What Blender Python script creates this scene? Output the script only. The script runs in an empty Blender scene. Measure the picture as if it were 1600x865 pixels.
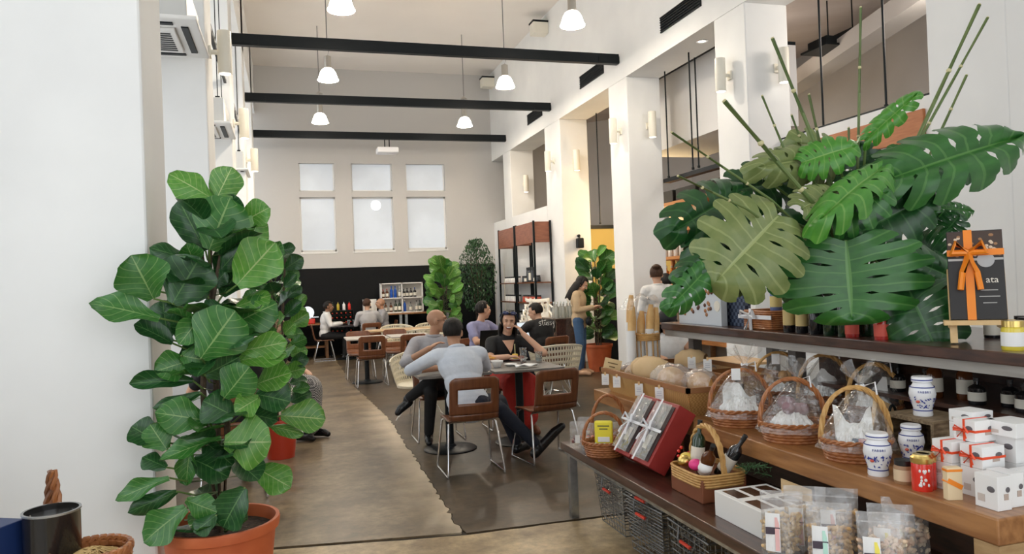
import bpy, bmesh, math, random
from mathutils import Vector, Matrix, noise
random.seed(7)
S = bpy.context.scene
COL = S.collection
# ---------------------------------------------------------------- camera
YAW, PITCH, ROLL, FPX, H = 0.2894, 0.0066, -0.0374, 1173.0, 1.55
def cam_axes():
    f = Vector((math.sin(YAW)*math.cos(PITCH), math.cos(YAW)*math.cos(PITCH), math.sin(PITCH)))
    r = Vector((math.cos(YAW), -math.sin(YAW), 0)); u = r.cross(f)
    return r*math.cos(ROLL)+u*math.sin(ROLL), -r*math.sin(ROLL)+u*math.cos(ROLL), f
CR, CU, CF = cam_axes()
cd = bpy.data.cameras.new('camera'); cd.sensor_width = 36; cd.lens = FPX/1600*36; cd.clip_end = 200; cd.clip_start = .05
cam = bpy.data.objects.new('camera', cd); COL.objects.link(cam); S.camera = cam
cam.matrix_world = Matrix(((CR.x, CU.x, -CF.x, 0), (CR.y, CU.y, -CF.y, 0), (CR.z, CU.z, -CF.z, H), (0, 0, 0, 1)))
def P(px, py, X=None, Y=None, Z=None):
    """pixel + the plane the thing touches -> world point"""
    d = CR*((px-800)/FPX) - CU*((py-432.5)/FPX) + CF
    if X is not None: t = X/d.x
    elif Y is not None: t = Y/d.y
    else: t = (Z-H)/d.z
    return Vector((0, 0, H)) + d*t
# ---------------------------------------------------------------- light
S.view_settings.view_transform = 'Standard'; S.view_settings.look = 'None'
S.view_settings.gamma = 1; S.view_settings.use_curve_mapping = False
S.view_settings.exposure = 0.5
w = bpy.data.worlds.new('sky'); S.world = w; w.use_nodes = True
bg = w.node_tree.nodes['Background']; bg.inputs[0].default_value = (.92, .96, 1, 1); bg.inputs[1].default_value = 1.6
def portal(name, loc, rot, sx, sy):
    l = bpy.data.lights.new(name, 'AREA'); l.shape = 'RECTANGLE'; l.size = sx; l.size_y = sy; l.cycles.is_portal = True
    o = bpy.data.objects.new(name, l); COL.objects.link(o); o.location = loc; o.rotation_euler = rot
    return o
# ---------------------------------------------------------------- materials
MATS = {}
def M(name, col, rough=.5, metal=0, col2=None, scale=6, detail=4, bump=0, bscale=60, coat=0, emit=0, ecol=None, stretch=None, spec=None, sub=0, contrast=(.35, .65), trans=0):
    if name in MATS: return MATS[name]
    m = bpy.data.materials.new(name); m.use_nodes = True; nt = m.node_tree; b = nt.nodes['Principled BSDF']
    b.inputs['Base Color'].default_value = (*col, 1); b.inputs['Roughness'].default_value = rough; b.inputs['Metallic'].default_value = metal
    if coat: b.inputs['Coat Weight'].default_value = coat
    if spec is not None: b.inputs['Specular IOR Level'].default_value = spec
    if trans: b.inputs['Transmission Weight'].default_value = trans
    if sub: b.inputs['Subsurface Weight'].default_value = sub; b.inputs['Subsurface Radius'].default_value = (.02, .008, .004)
    if emit: b.inputs['Emission Color'].default_value = (*(ecol or col), 1); b.inputs['Emission Strength'].default_value = emit
    vec = None
    if col2 or bump:
        tc = nt.nodes.new('ShaderNodeTexCoord'); mp = nt.nodes.new('ShaderNodeMapping'); nt.links.new(tc.outputs['Object'], mp.inputs[0])
        if stretch: mp.inputs['Scale'].default_value = stretch
        vec = mp.outputs[0]
    if col2:
        n = nt.nodes.new('ShaderNodeTexNoise'); n.inputs['Scale'].default_value = scale; n.inputs['Detail'].default_value = detail
        nt.links.new(vec, n.inputs['Vector'])
        r = nt.nodes.new('ShaderNodeValToRGB'); r.color_ramp.elements[0].position = contrast[0]; r.color_ramp.elements[1].position = contrast[1]
        r.color_ramp.elements[0].color = (*col, 1); r.color_ramp.elements[1].color = (*col2, 1)
        nt.links.new(n.outputs['Fac'], r.inputs[0]); nt.links.new(r.outputs[0], b.inputs['Base Color'])
    if bump:
        n = nt.nodes.new('ShaderNodeTexNoise'); n.inputs['Scale'].default_value = bscale; n.inputs['Detail'].default_value = 3
        nt.links.new(vec, n.inputs['Vector']); bp = nt.nodes.new('ShaderNodeBump'); bp.inputs['Strength'].default_value = bump; bp.inputs['Distance'].default_value = .01
        nt.links.new(n.outputs['Fac'], bp.inputs['Height']); nt.links.new(bp.outputs[0], b.inputs['Normal'])
    MATS[name] = m
    return m
def film_mat(name, tint, gl=.22, rough=.08, haze=.0):
    """thin clear plastic: mostly see-through, glossy in its creases"""
    if name in MATS: return MATS[name]
    m = bpy.data.materials.new(name); m.use_nodes = True; nt = m.node_tree; nt.nodes.clear()
    out = nt.nodes.new('ShaderNodeOutputMaterial'); t = nt.nodes.new('ShaderNodeBsdfTransparent'); g = nt.nodes.new('ShaderNodeBsdfGlossy'); d = nt.nodes.new('ShaderNodeBsdfDiffuse')
    t.inputs[0].default_value = (*tint, 1); g.inputs['Roughness'].default_value = rough; d.inputs[0].default_value = (.9, .9, .9, 1)
    lw = nt.nodes.new('ShaderNodeLayerWeight'); lw.inputs[0].default_value = .35
    mr = nt.nodes.new('ShaderNodeMapRange'); mr.inputs[3].default_value = gl*.5; mr.inputs[4].default_value = min(1, gl*2.6)
    nt.links.new(lw.outputs['Facing'], mr.inputs[0])
    tc = nt.nodes.new('ShaderNodeTexCoord'); n = nt.nodes.new('ShaderNodeTexNoise'); n.inputs['Scale'].default_value = 22; nt.links.new(tc.outputs['Object'], n.inputs['Vector'])
    bp = nt.nodes.new('ShaderNodeBump'); bp.inputs['Strength'].default_value = .7; bp.inputs['Distance'].default_value = .02; nt.links.new(n.outputs['Fac'], bp.inputs['Height']); nt.links.new(bp.outputs[0], g.inputs['Normal']); nt.links.new(bp.outputs[0], lw.inputs['Normal'])
    m1 = nt.nodes.new('ShaderNodeMixShader'); m1.inputs[0].default_value = haze; nt.links.new(t.outputs[0], m1.inputs[1]); nt.links.new(d.outputs[0], m1.inputs[2])
    mx = nt.nodes.new('ShaderNodeMixShader'); nt.links.new(mr.outputs[0], mx.inputs[0]); nt.links.new(m1.outputs[0], mx.inputs[1]); nt.links.new(g.outputs[0], mx.inputs[2]); nt.links.new(mx.outputs[0], out.inputs[0])
    MATS[name] = m
    return m
def leaf_mat(name, col, col2, vein, rough=.32, nv=7, patch=None):
    """leaf colour with pale midrib and side veins laid out in the leaf's own UV"""
    if name in MATS: return MATS[name]
    m = bpy.data.materials.new(name); m.use_nodes = True; nt = m.node_tree; b = nt.nodes['Principled BSDF']; b.inputs['Roughness'].default_value = rough
    uv = nt.nodes.new('ShaderNodeUVMap'); sp = nt.nodes.new('ShaderNodeSeparateXYZ'); nt.links.new(uv.outputs[0], sp.inputs[0])
    def mth(op, a, c=None):
        n = nt.nodes.new('ShaderNodeMath'); n.operation = op
        for i, v in enumerate((a, c)):
            if v is None: continue
            if isinstance(v, (int, float)): n.inputs[i].default_value = v
            else: nt.links.new(v, n.inputs[i])
        return n.outputs[0]
    au = mth('ABSOLUTE', mth('SUBTRACT', sp.outputs[0], .5))
    mid = mth('LESS_THAN', au, .016)
    fr = mth('FRACT', mth('MULTIPLY', mth('SUBTRACT', sp.outputs[1], mth('MULTIPLY', au, .55)), nv))
    sv = mth('LESS_THAN', mth('ABSOLUTE', mth('SUBTRACT', fr, .5)), .05)
    vn = mth('MAXIMUM', mid, mth('MULTIPLY', sv, .6))
    tc = nt.nodes.new('ShaderNodeTexCoord'); n = nt.nodes.new('ShaderNodeTexNoise'); n.inputs['Scale'].default_value = 9; nt.links.new(tc.outputs['Object'], n.inputs['Vector'])
    r = nt.nodes.new('ShaderNodeValToRGB'); r.color_ramp.elements[0].color = (*col, 1); r.color_ramp.elements[1].color = (*col2, 1); r.color_ramp.elements[0].position = .35; r.color_ramp.elements[1].position = .7
    if patch:
        e = r.color_ramp.elements.new(.74); e.color = (*patch, 1)
    nt.links.new(n.outputs['Fac'], r.inputs[0])
    mx = nt.nodes.new('ShaderNodeMix'); mx.data_type = 'RGBA'; nt.links.new(vn, mx.inputs[0]); nt.links.new(r.outputs[0], mx.inputs[6]); mx.inputs[7].default_value = (*vein, 1)
    nt.links.new(mx.outputs[2], b.inputs['Base Color'])
    bp = nt.nodes.new('ShaderNodeBump'); bp.inputs['Strength'].default_value = .5; bp.inputs['Distance'].default_value = .006; bp.invert = True; nt.links.new(vn, bp.inputs['Height']); nt.links.new(bp.outputs[0], b.inputs['Normal'])
    MATS[name] = m
    return m
def weave_mat(name, col, col2, sx=60, sz=60, rough=.5):
    if name in MATS: return MATS[name]
    m = M(name, col, rough); nt = m.node_tree; b = nt.nodes['Principled BSDF']
    tc = nt.nodes.new('ShaderNodeTexCoord'); mp = nt.nodes.new('ShaderNodeMapping'); mp.inputs['Scale'].default_value = (sx, sx, sz); nt.links.new(tc.outputs['Object'], mp.inputs[0])
    ck = nt.nodes.new('ShaderNodeTexChecker'); ck.inputs['Scale'].default_value = 1; ck.inputs[1].default_value = (*col, 1); ck.inputs[2].default_value = (*col2, 1)
    nt.links.new(mp.outputs[0], ck.inputs[0]); nt.links.new(ck.outputs[0], b.inputs['Base Color'])
    return m
WHITE = M('white_plaster', (.86, .86, .84), .75, col2=(.80, .80, .785), scale=1.3, bump=.12, bscale=9)
CREAM = M('cream_enamel', (.83, .79, .68), .4)
BLACK = M('black_metal', (.008, .011, .013), .42, spec=.22)
CHROME = M('chrome', (.82, .83, .85), .14, 1)
STEEL = M('galvanised_steel', (.42, .44, .45), .35, 1, col2=(.6, .62, .62), scale=20)
WALNUT = M('walnut_ply', (.15, .05, .02), .3, col2=(.205, .075, .03), scale=5, stretch=(7, .8, .8), coat=.3)
DARKWOOD = M('dark_stained_wood', (.035, .014, .009), .3, col2=(.085, .034, .02), scale=6, stretch=(8, 1, 6), coat=.4)
MIDWOOD = M('honey_brown_wood', (.27, .115, .04), .36, col2=(.42, .20, .075), scale=5, stretch=(9, .8, 6), coat=.25)
PALEWOOD = M('pale_pine', (.72, .47, .21), .5, col2=(.82, .58, .3), scale=8, stretch=(2, 8, 2))
OLDWOOD = M('weathered_crate_wood', (.13, .085, .045), .7, col2=(.3, .22, .13), scale=9, stretch=(2, 8, 8), bump=.3)
TERRA = M('terracotta', (.56, .115, .035), .55, col2=(.66, .17, .06), scale=4)
SOIL = M('soil', (.03, .02, .014), .95, col2=(.08, .05, .03), scale=40, bump=1)
GLASS = film_mat('thin_clear_glass', (.93, .95, .95), .2, .03)
FILM = film_mat('cellophane', (.985, .985, .98), .17, .1, .05)
BAGFILM = film_mat('pouch_film', (.97, .97, .97), .16, .2, .16)
PAPER = M('white_paper', (.88, .88, .87), .7)
# ---------------------------------------------------------------- mesh helpers
def frame(d, up=Vector((0, 0, 1))):
    d = Vector(d).normalized()
    if abs(d.dot(up)) > .98: up = Vector((1, 0, 0))
    x = d.cross(up).normalized(); return x, x.cross(d).normalized(), d
class MB:
    def __init__(s): s.v = []; s.f = []; s.uv = {}
    def add(s, vs, fs):
        o = len(s.v); s.v += [Vector(v) for v in vs]; s.f += [tuple(i+o for i in f) for f in fs]; return s
    def box(s, c, d, rz=0, m=None):
        c = Vector(c); x, y, z = d[0]/2, d[1]/2, d[2]/2
        R = m if m is not None else Matrix.Rotation(rz, 3, 'Z')
        vs = [c + R@Vector((a*x, b*y, e*z)) for e in (-1, 1) for b in (-1, 1) for a in (-1, 1)]
        return s.add(vs, [(0, 2, 3, 1), (4, 5, 7, 6), (0, 1, 5, 4), (2, 6, 7, 3), (0, 4, 6, 2), (1, 3, 7, 5)])
    def span(s, a, b):
        return s.box([(p+q)/2 for p, q in zip(a, b)], [abs(q-p) for p, q in zip(a, b)])
    def rings(s, rings, cap=True, closed=False):
        n = len(rings[0]); o = len(s.v)
        for r in rings: s.v += [Vector(p) for p in r]
        k = len(rings)
        for i in range(k if closed else k-1):
            j = (i+1) % k
            for a in range(n):
                b = (a+1) % n
                s.f.append((o+i*n+a, o+i*n+b, o+j*n+b, o+j*n+a))
        if cap and not closed:
            s.f.append(tuple(o+a for a in reversed(range(n)))); s.f.append(tuple(o+(k-1)*n+a for a in range(n)))
        return s
    def cyl(s, p0, p1, r0, r1=None, n=12, cap=True):
        r1 = r0 if r1 is None else r1; p0 = Vector(p0); p1 = Vector(p1); x, y, d = frame(p1-p0)
        return s.rings([[p+(x*math.cos(2*math.pi*a/n)+y*math.sin(2*math.pi*a/n))*r for a in range(n)] for p, r in ((p0, r0), (p1, r1))], cap)
    def tube(s, pts, r, n=8, closed=False):
        pts = [Vector(p) for p in pts]; rg = []; k = len(pts); px = None
        for i, p in enumerate(pts):
            a = pts[(i-1) % k] if (closed or i) else p; b = pts[(i+1) % k] if (closed or i < k-1) else p
            d = (b-a)
            if d.length < 1e-9: d = Vector((0, 0, 1))
            x, y, d = frame(d)
            if px is not None:
                x = (px - d*px.dot(d)); x = x.normalized() if x.length > 1e-6 else frame(d)[0]; y = d.cross(x)
            px = x; rr = r(i/(k-1)) if callable(r) else r
            rg.append([p+(x*math.cos(2*math.pi*q/n)+y*math.sin(2*math.pi*q/n))*rr for q in range(n)])
        return s.rings(rg, True, closed)
    def lathe(s, prof, n=20, c=(0, 0, 0), sx=1, sy=1, cap=False):
        c = Vector(c)
        return s.rings([[c+Vector((math.cos(2*math.pi*a/n)*r*sx, math.sin(2*math.pi*a/n)*r*sy, z)) for a in range(n)] for r, z in prof], cap)
    def ell(s, c, r, m=None, nu=14, nv=9):
        c = Vector(c); r = (r, r, r) if isinstance(r, (int, float)) else r; m = m or Matrix.Identity(3)
        rg = []
        for j in range(nv+1):
            t = -math.pi/2+math.pi*(.02+.96*j/nv)
            rg.append([c+m@Vector((r[0]*math.cos(t)*math.cos(2*math.pi*a/nu), r[1]*math.cos(t)*math.sin(2*math.pi*a/nu), r[2]*math.sin(t))) for a in range(nu)])
        return s.rings(rg)
    def cap(s, p0, p1, r0, r1=None, n=12):
        r1 = r0 if r1 is None else r1; p0 = Vector(p0); p1 = Vector(p1); x, y, d = frame(p1-p0); rg = []
        for t in (-86, -60, -30, 0): rg.append((p0+d*r0*math.sin(math.radians(t)), r0*math.cos(math.radians(t))))
        for t in (0, 30, 60, 86): rg.append((p1+d*r1*math.sin(math.radians(t)), r1*math.cos(math.radians(t))))
        return s.rings([[p+(x*math.cos(2*math.pi*a/n)+y*math.sin(2*math.pi*a/n))*r for a in range(n)] for p, r in rg])
    def grid(s, fn, nu, nv, skip=None):
        o = len(s.v)
        for j in range(nv+1):
            for i in range(nu+1): s.v.append(Vector(fn(i/nu, j/nv))); s.uv[o+j*(nu+1)+i] = (i/nu, j/nv)
        for j in range(nv):
            for i in range(nu):
                if skip and skip((i+.5)/nu, (j+.5)/nv): continue
                a = o+j*(nu+1)+i; s.f.append((a, a+1, a+nu+2, a+nu+1))
        return s
    def prism(s, poly, p0, ex, ey, h):
        """extrude a 2D outline: origin p0, axes ex, ey, thickness vector h"""
        p0 = Vector(p0); ex = Vector(ex); ey = Vector(ey); h = Vector(h)
        return s.rings([[p0+ex*a+ey*b for a, b in poly], [p0+ex*a+ey*b+h for a, b in poly]])
    def mesh(s, name, mat, smooth=False):
        me = bpy.data.meshes.new(name); me.from_pydata([tuple(v) for v in s.v], [], s.f)
        if s.uv:
            ul = me.uv_layers.new(name='UVMap')
            for l in me.loops: ul.data[l.index].uv = s.uv.get(l.vertex_index, (0, 0))
        me.materials.append(mat)
        bm = bmesh.new(); bm.from_mesh(me); bmesh.ops.recalc_face_normals(bm, faces=bm.faces); bm.to_mesh(me); bm.free()
        if smooth:
            me.polygons.foreach_set('use_smooth', [True]*len(me.polygons))
            if smooth != 'all' and hasattr(me, 'set_sharp_from_angle'): me.set_sharp_from_angle(angle=math.radians(42))
        return me
    def build(s, name, mat, parent=None, smooth=False, loc=None, bevel=0, solid=0):
        o = bpy.data.objects.new(name, s.mesh(name, mat, smooth)); COL.objects.link(o)
        if parent: o.parent = parent
        if loc is not None: o.location = loc
        if solid:
            m = o.modifiers.new('thickness', 'SOLIDIFY'); m.thickness = solid; m.offset = 0
        if bevel:
            m = o.modifiers.new('bevel', 'BEVEL'); m.width = bevel; m.segments = 2; m.limit_method = 'ANGLE'
        return o
def inst(name, me, parent=None, loc=(0, 0, 0), rot=(0, 0, 0), sc=(1, 1, 1)):
    o = bpy.data.objects.new(name, me); COL.objects.link(o); o.parent = parent; o.location = loc; o.rotation_euler = rot; o.scale = sc
    return o
def tag(o, label, cat, group=None):
    o['label'] = label; o['category'] = cat
    if group: o['group'] = group
    return o
def thing(name, label, cat, loc=(0, 0, 0), rz=0, group=None):
    o = bpy.data.objects.new(name, None); COL.objects.link(o); o.empty_display_size = .1; o.location = loc; o.rotation_euler = (0, 0, rz)
    return tag(o, label, cat, group)
def struct(o): o['kind'] = 'structure'; return o
def dup(root, loc, rz, label=None, group=None, sc=None):
    def cp(o, par):
        c = o.copy(); COL.objects.link(c); c.parent = par
        for ch in list(o.children): cp(ch, c)
        return c
    r = cp(root, None); r.location = loc; r.rotation_euler = (0, 0, rz)
    if sc: r.scale = (sc, sc, sc)
    if label: r['label'] = label
    if group: r['group'] = group
    return r
def text(s, size, mat, parent, M4, name='lettering', depth=.0006):
    c = bpy.data.curves.new(name, 'FONT'); c.body = s; c.size = size; c.align_x = 'CENTER'; c.align_y = 'CENTER'; c.extrude = depth; c.resolution_u = 2
    t = bpy.data.objects.new(name, c); COL.objects.link(t)
    bpy.context.view_layer.update()
    me = bpy.data.meshes.new_from_object(t.evaluated_get(bpy.context.evaluated_depsgraph_get())); bpy.data.objects.remove(t)
    me.materials.clear(); me.materials.append(mat)
    o = bpy.data.objects.new(name, me); COL.objects.link(o); o.parent = parent; o.matrix_local = M4
    return o
def onface(c, ex, ey):
    ex = Vector(ex).normalized(); ey = Vector(ey).normalized(); ez = ex.cross(ey)
    return Matrix(((ex.x, ey.x, ez.x, c[0]), (ex.y, ey.y, ez.y, c[1]), (ex.z, ey.z, ez.z, c[2]), (0, 0, 0, 1)))
rnd = random.uniform
# ================================================================ SETTING
XL, XR, XR2, YB, ZC = -.61, 4.946, 5.5, 18.0, 6.7
FL = {}
def floor_mat(name, a, b, edge=None, ex=None, ey=None):
    m = M(name, a, .38, col2=b, scale=2.2, detail=12, contrast=(.32, .68), bump=.12, bscale=3); nt = m.node_tree; bs = nt.nodes['Principled BSDF']
    fn = nt.nodes.new('ShaderNodeTexNoise'); fn.inputs['Scale'].default_value = 13; fn.inputs['Detail'].default_value = 10; fn.inputs['Roughness'].default_value = .7; ft = nt.nodes.new('ShaderNodeTexCoord'); nt.links.new(ft.outputs['Object'], fn.inputs['Vector'])
    fr = nt.nodes.new('ShaderNodeMapRange'); fr.inputs[1].default_value = .3; fr.inputs[2].default_value = .7; fr.inputs[3].default_value = .55; fr.inputs[4].default_value = 1.4; nt.links.new(fn.outputs['Fac'], fr.inputs[0])
    fm = nt.nodes.new('ShaderNodeMix'); fm.data_type = 'RGBA'; fm.blend_type = 'MULTIPLY'; fm.inputs[0].default_value = 1; nt.links.new(bs.inputs['Base Color'].links[0].from_socket, fm.inputs[6]); nt.links.new(fr.outputs[0], fm.inputs[7]); nt.links.new(fm.outputs[2], bs.inputs['Base Color'])
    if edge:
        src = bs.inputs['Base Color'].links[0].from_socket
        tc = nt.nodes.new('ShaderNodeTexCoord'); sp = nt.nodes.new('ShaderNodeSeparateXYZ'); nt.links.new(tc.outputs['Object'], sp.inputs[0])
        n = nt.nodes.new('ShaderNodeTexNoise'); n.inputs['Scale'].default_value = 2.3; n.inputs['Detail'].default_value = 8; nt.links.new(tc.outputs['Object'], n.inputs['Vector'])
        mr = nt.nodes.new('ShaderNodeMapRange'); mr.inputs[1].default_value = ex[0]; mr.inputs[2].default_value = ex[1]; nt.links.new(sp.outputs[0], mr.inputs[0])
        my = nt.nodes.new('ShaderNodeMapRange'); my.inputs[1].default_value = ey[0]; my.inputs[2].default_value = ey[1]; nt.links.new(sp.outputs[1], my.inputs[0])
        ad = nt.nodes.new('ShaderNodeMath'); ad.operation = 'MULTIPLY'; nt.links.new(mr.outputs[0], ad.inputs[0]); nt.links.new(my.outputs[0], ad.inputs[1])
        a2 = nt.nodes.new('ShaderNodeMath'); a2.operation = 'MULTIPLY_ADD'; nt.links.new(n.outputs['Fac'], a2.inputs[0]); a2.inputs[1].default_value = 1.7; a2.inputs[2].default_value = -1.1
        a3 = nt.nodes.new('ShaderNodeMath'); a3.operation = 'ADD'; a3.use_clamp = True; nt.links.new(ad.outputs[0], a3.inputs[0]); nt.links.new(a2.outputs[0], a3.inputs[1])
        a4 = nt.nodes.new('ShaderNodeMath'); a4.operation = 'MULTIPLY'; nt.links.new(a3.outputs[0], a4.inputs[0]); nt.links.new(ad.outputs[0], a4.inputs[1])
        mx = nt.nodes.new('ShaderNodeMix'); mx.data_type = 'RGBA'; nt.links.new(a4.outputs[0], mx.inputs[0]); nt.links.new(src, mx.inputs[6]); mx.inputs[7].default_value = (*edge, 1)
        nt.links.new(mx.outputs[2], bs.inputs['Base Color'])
    return m
floor = struct(MB().span((-1.6, -3.2, -.12), (11.2, YB+.1, -.012)).build('floor', M('joint_grout', (.05, .04, .03), .9)))
def jag(pts, amp, step=.12):
    out = []
    for (a, b) in zip(pts[:-1], pts[1:]):
        a = Vector(a); b = Vector(b); k = max(1, int((b-a).length/step))
        for i in range(k):
            p = a.lerp(b, i/k); out.append((p.x+rnd(-amp, amp), p.y+rnd(-amp, amp)))
    return out
axis_l = [(.93, YB), (.94, 12), (1.08, 9), (1.03, 6.4), (.98, 4.6)]; cross = [(-1.6, 5.0), (.35, 4.66), (1.0, 4.56), (2.2, 4.53), (11.2, 4.5)]
e1 = jag(axis_l, .018, .05); 
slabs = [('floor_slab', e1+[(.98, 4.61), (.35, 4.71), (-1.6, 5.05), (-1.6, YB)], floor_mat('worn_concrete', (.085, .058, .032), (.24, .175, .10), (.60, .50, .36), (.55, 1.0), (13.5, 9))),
         ('floor_slab', [(x+.006, y) for x, y in e1]+[(1.01, 4.59), (2.2, 4.56), (11.2, 4.53), (11.2, YB)], floor_mat('dark_concrete', (.04, .028, .015), (.115, .08, .045))),
         ('floor_slab', [(-1.6, -3.2), (11.2, -3.2), (11.2, 4.5), (2.2, 4.53)]+jag([(2.2, 4.53), (1.0, 4.55), (.35, 4.66)], .008)+[(-1.6, 5.0)], floor_mat('pale_concrete', (.17, .11, .05), (.56, .42, .23)))]
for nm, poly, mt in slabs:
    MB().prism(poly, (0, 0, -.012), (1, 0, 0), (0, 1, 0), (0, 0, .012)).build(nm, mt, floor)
struct(MB().span((-1.6, -3.2, ZC), (XR2+.1, YB+.1, ZC+.1)).build('ceiling', M('ceiling_paint', (.90, .85, .79), .8, col2=(.86, .81, .75), scale=.6)))
# back wall with six window openings
WX = [(.31, 1.11), (1.50, 2.46), (2.79, 3.74)]; WZ = [(2.42, 3.69), (3.83, 4.48)]
xs = sorted([-1.6]+[a for p in WX for a in p]+[10.2]); zs = [0, 2.42, 3.69, 3.83, 4.48, ZC]
b = MB()
for i in range(len(xs)-1):
    for k in range(5):
        if (i % 2 == 1) and k in (1, 3): continue
        b.span((xs[i], YB, zs[k]), (xs[i+1], YB+.14, zs[k+1]))
wb = struct(b.build('wall_back', M('screen_wall_paint', (.60, .585, .565), .8)))
struct(MB().span((-.7, YB-.012, .0), (4.9, YB, 2.03)).build('trim_1', M('matt_black_paint', (.006, .007, .008), .75, spec=.2)))
def sky_pane():
    m = M('daylight_pane', (.55, .6, .66), .4); nt = m.node_tree; bs = nt.nodes['Principled BSDF']
    tc = nt.nodes.new('ShaderNodeTexCoord'); n = nt.nodes.new('ShaderNodeTexNoise'); n.inputs['Scale'].default_value = .9; n.inputs['Detail'].default_value = 6; nt.links.new(tc.outputs['Object'], n.inputs['Vector'])
    r = nt.nodes.new('ShaderNodeValToRGB'); r.color_ramp.elements[0].position = .4; r.color_ramp.elements[1].position = .55; r.color_ramp.elements[0].color = (.55, .58, .62, 1); r.color_ramp.elements[1].color = (.82, .86, .9, 1)
    nt.links.new(n.outputs['Fac'], r.inputs[0]); nt.links.new(r.outputs[0], bs.inputs['Emission Color']); bs.inputs['Emission Strength'].default_value = .22
    return m
SKYP = sky_pane()
k = 0
for (x0, x1) in WX:
    k += 1; wn = struct(MB().span((x0, YB+.10, WZ[0][0]), (x1, YB+.135, WZ[0][0]+.04)).span((x0, YB+.1, WZ[0][0]), (x0+.03, YB+.135, WZ[1][1])).span((x1-.03, YB+.1, WZ[0][0]), (x1, YB+.135, WZ[1][1])).span((x0, YB+.1, 3.66), (x1, YB+.135, 3.86)).build('window_%d' % k, WHITE))
    for z0, z1 in WZ: MB().span((x0, YB+.12, z0), (x1, YB+.13, z1)).build('window_pane', SKYP, wn)
    MB().span((x0-.02, YB-.012, WZ[0][0]-.05), (x1+.02, YB+.1, WZ[0][0])).build('window_sill', WHITE, wn)
    if k == 2: MB().cyl((2.064, YB+.121, 3.5), (2.064, YB+.110, 3.5), .115, n=28).build('painted_hot_spot', M('hot_spot_glow', (1, 1, 1), .5, emit=1.1, ecol=(1, 1, 1)), wn)  # glowing disc painted in for a lamp's reflection on the pane
# left: outer wall of tall windows between piers
PL = [(-2.0, -1.4), (.70, 1.28), (3.76, 4.36), (6.84, 7.44), (9.92, 10.52), (13.0, 13.6), (16.1, 16.7)]
XO = -1.55
wl = MB().span((XO-.15, -3.2, 0), (XO, YB, .75)).span((XO-.15, -3.2, 6.0), (XO, YB, ZC))
for a, c in PL: wl.span((XO-.15, a-.3, .75), (XO, c+.3, 6.0))
struct(wl.build('wall_left', WHITE))
for a, c in PL: struct(MB().span((XO, a, 0), (XL, c, ZC)).build('pillar', WHITE, bevel=.012))
struct(MB().span((XO, -3.2, 5.6), (XL, YB, ZC-.001)).build('beam_left', WHITE))
gaps = [(c+.3, d-.3) for (a, c), (d, e) in zip(PL[:-1], PL[1:])]
for i, (a, c) in enumerate(gaps):
    f = MB()
    for y in (a+.03, (a+c)/2, c-.03): f.span((XO-.11, y-.03, .75), (XO-.06, y+.03, 6.0))
    for z in (.78, 2.4, 4.2, 5.97): f.span((XO-.11, a, z-.03), (XO-.06, c, z+.03))
    struct(f.build('window_%d' % (k+1), BLACK)); k += 1
    portal('window_portal', (XO-.05, (a+c)/2, 3.4), (0, math.radians(-90), 0), 5.2, c-a)
# front (behind the camera): open shopfront with mullions
f = MB()
for x in (-1.5, .2, 1.9, 3.6, 5.3): f.span((x-.05, -3.2, 0), (x+.05, -3.1, 5.6))
for z in (.05, 2.6, 5.55): f.span((-1.5, -3.2, z-.05), (5.3, -3.1, z+.05))
struct(f.build('window_%d' % (k+1), BLACK))
struct(MB().span((-1.6, -3.25, 5.6), (XR2, -3.1, ZC)).build('wall_front', WHITE))
portal('window_portal', (1.9, -3.08, 2.8), (math.radians(90), 0, 0), 6.8, 5.5)
# right colonnade
PR = [(-2.1, -1.4), (1.0, 1.7), (4.08, 4.77), (7.2, 7.82), (10.24, 10.9), (13.14, 14.0), (16.41, 17.0)]
for a, c in PR: struct(MB().span((XR, a, 0), (XR2, c, 4.56)).build('pillar', WHITE, bevel=.012))
struct(MB().span((XR, -3.2, 4.56), (XR2, YB, ZC)).build('wall_right', WHITE))
struct(MB().span((XR, 14.0, 0), (XR+.2, 16.41, 3.03)).span((XR, 17.0, 0), (XR+.2, YB, 3.03)).build('wall_right_parapet', WHITE))
struct(MB().span((5.35, 4.77, 0), (5.5, 7.2, 3.03)).build('wall_right_parapet', WHITE))
struct(MB().span((XR, -3.2, 0), (XR+.2, 1.0, 4.56)).span((XR, 1.7, 0), (XR+.2, 4.08, 4.56)).build('wall_right_near', WHITE))
# far room beyond the colonnade
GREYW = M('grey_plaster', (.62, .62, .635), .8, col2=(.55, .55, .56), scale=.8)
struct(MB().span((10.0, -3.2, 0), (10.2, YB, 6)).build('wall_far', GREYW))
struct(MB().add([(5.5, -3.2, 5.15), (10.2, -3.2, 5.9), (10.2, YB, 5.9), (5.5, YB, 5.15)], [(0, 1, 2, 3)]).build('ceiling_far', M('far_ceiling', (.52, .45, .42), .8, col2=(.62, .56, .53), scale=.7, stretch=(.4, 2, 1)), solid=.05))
struct(MB().span((7.0, 4.0, 4.9), (7.35, 4.3, 5.2)).add([], []).box((7.6, 8.2, 4.72), (.34, 9.5, .24), rz=math.radians(-16)).build('beam_far', M('beam_paint', (.60, .57, .54), .8)))
struct(MB().span((5.9, 9.0, 3.6), (7.0, 11.6, 4.75)).build('duct_casing', M('casing_paint', (.78, .77, .76), .7)))
struct(MB().span((5.85, 9.0, 4.75), (7.0, 11.65, 4.80)).build('trim_2', BLACK))
struct(MB().span((5.36, 4.77, 3.03), (5.47, 7.2, 3.05)).build('trim_3', BLACK))
mz = struct(MB().span((5.5, 7.82, 2.96), (5.62, 10.24, 3.02)).build('mezzanine_edge', BLACK))
struct(MB().span((5.5, 13.9, 0), (10, 14.05, 2.55)).build('wall_kitchen', M('yellow_wall', (.66, .50, .16), .7)))
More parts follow.
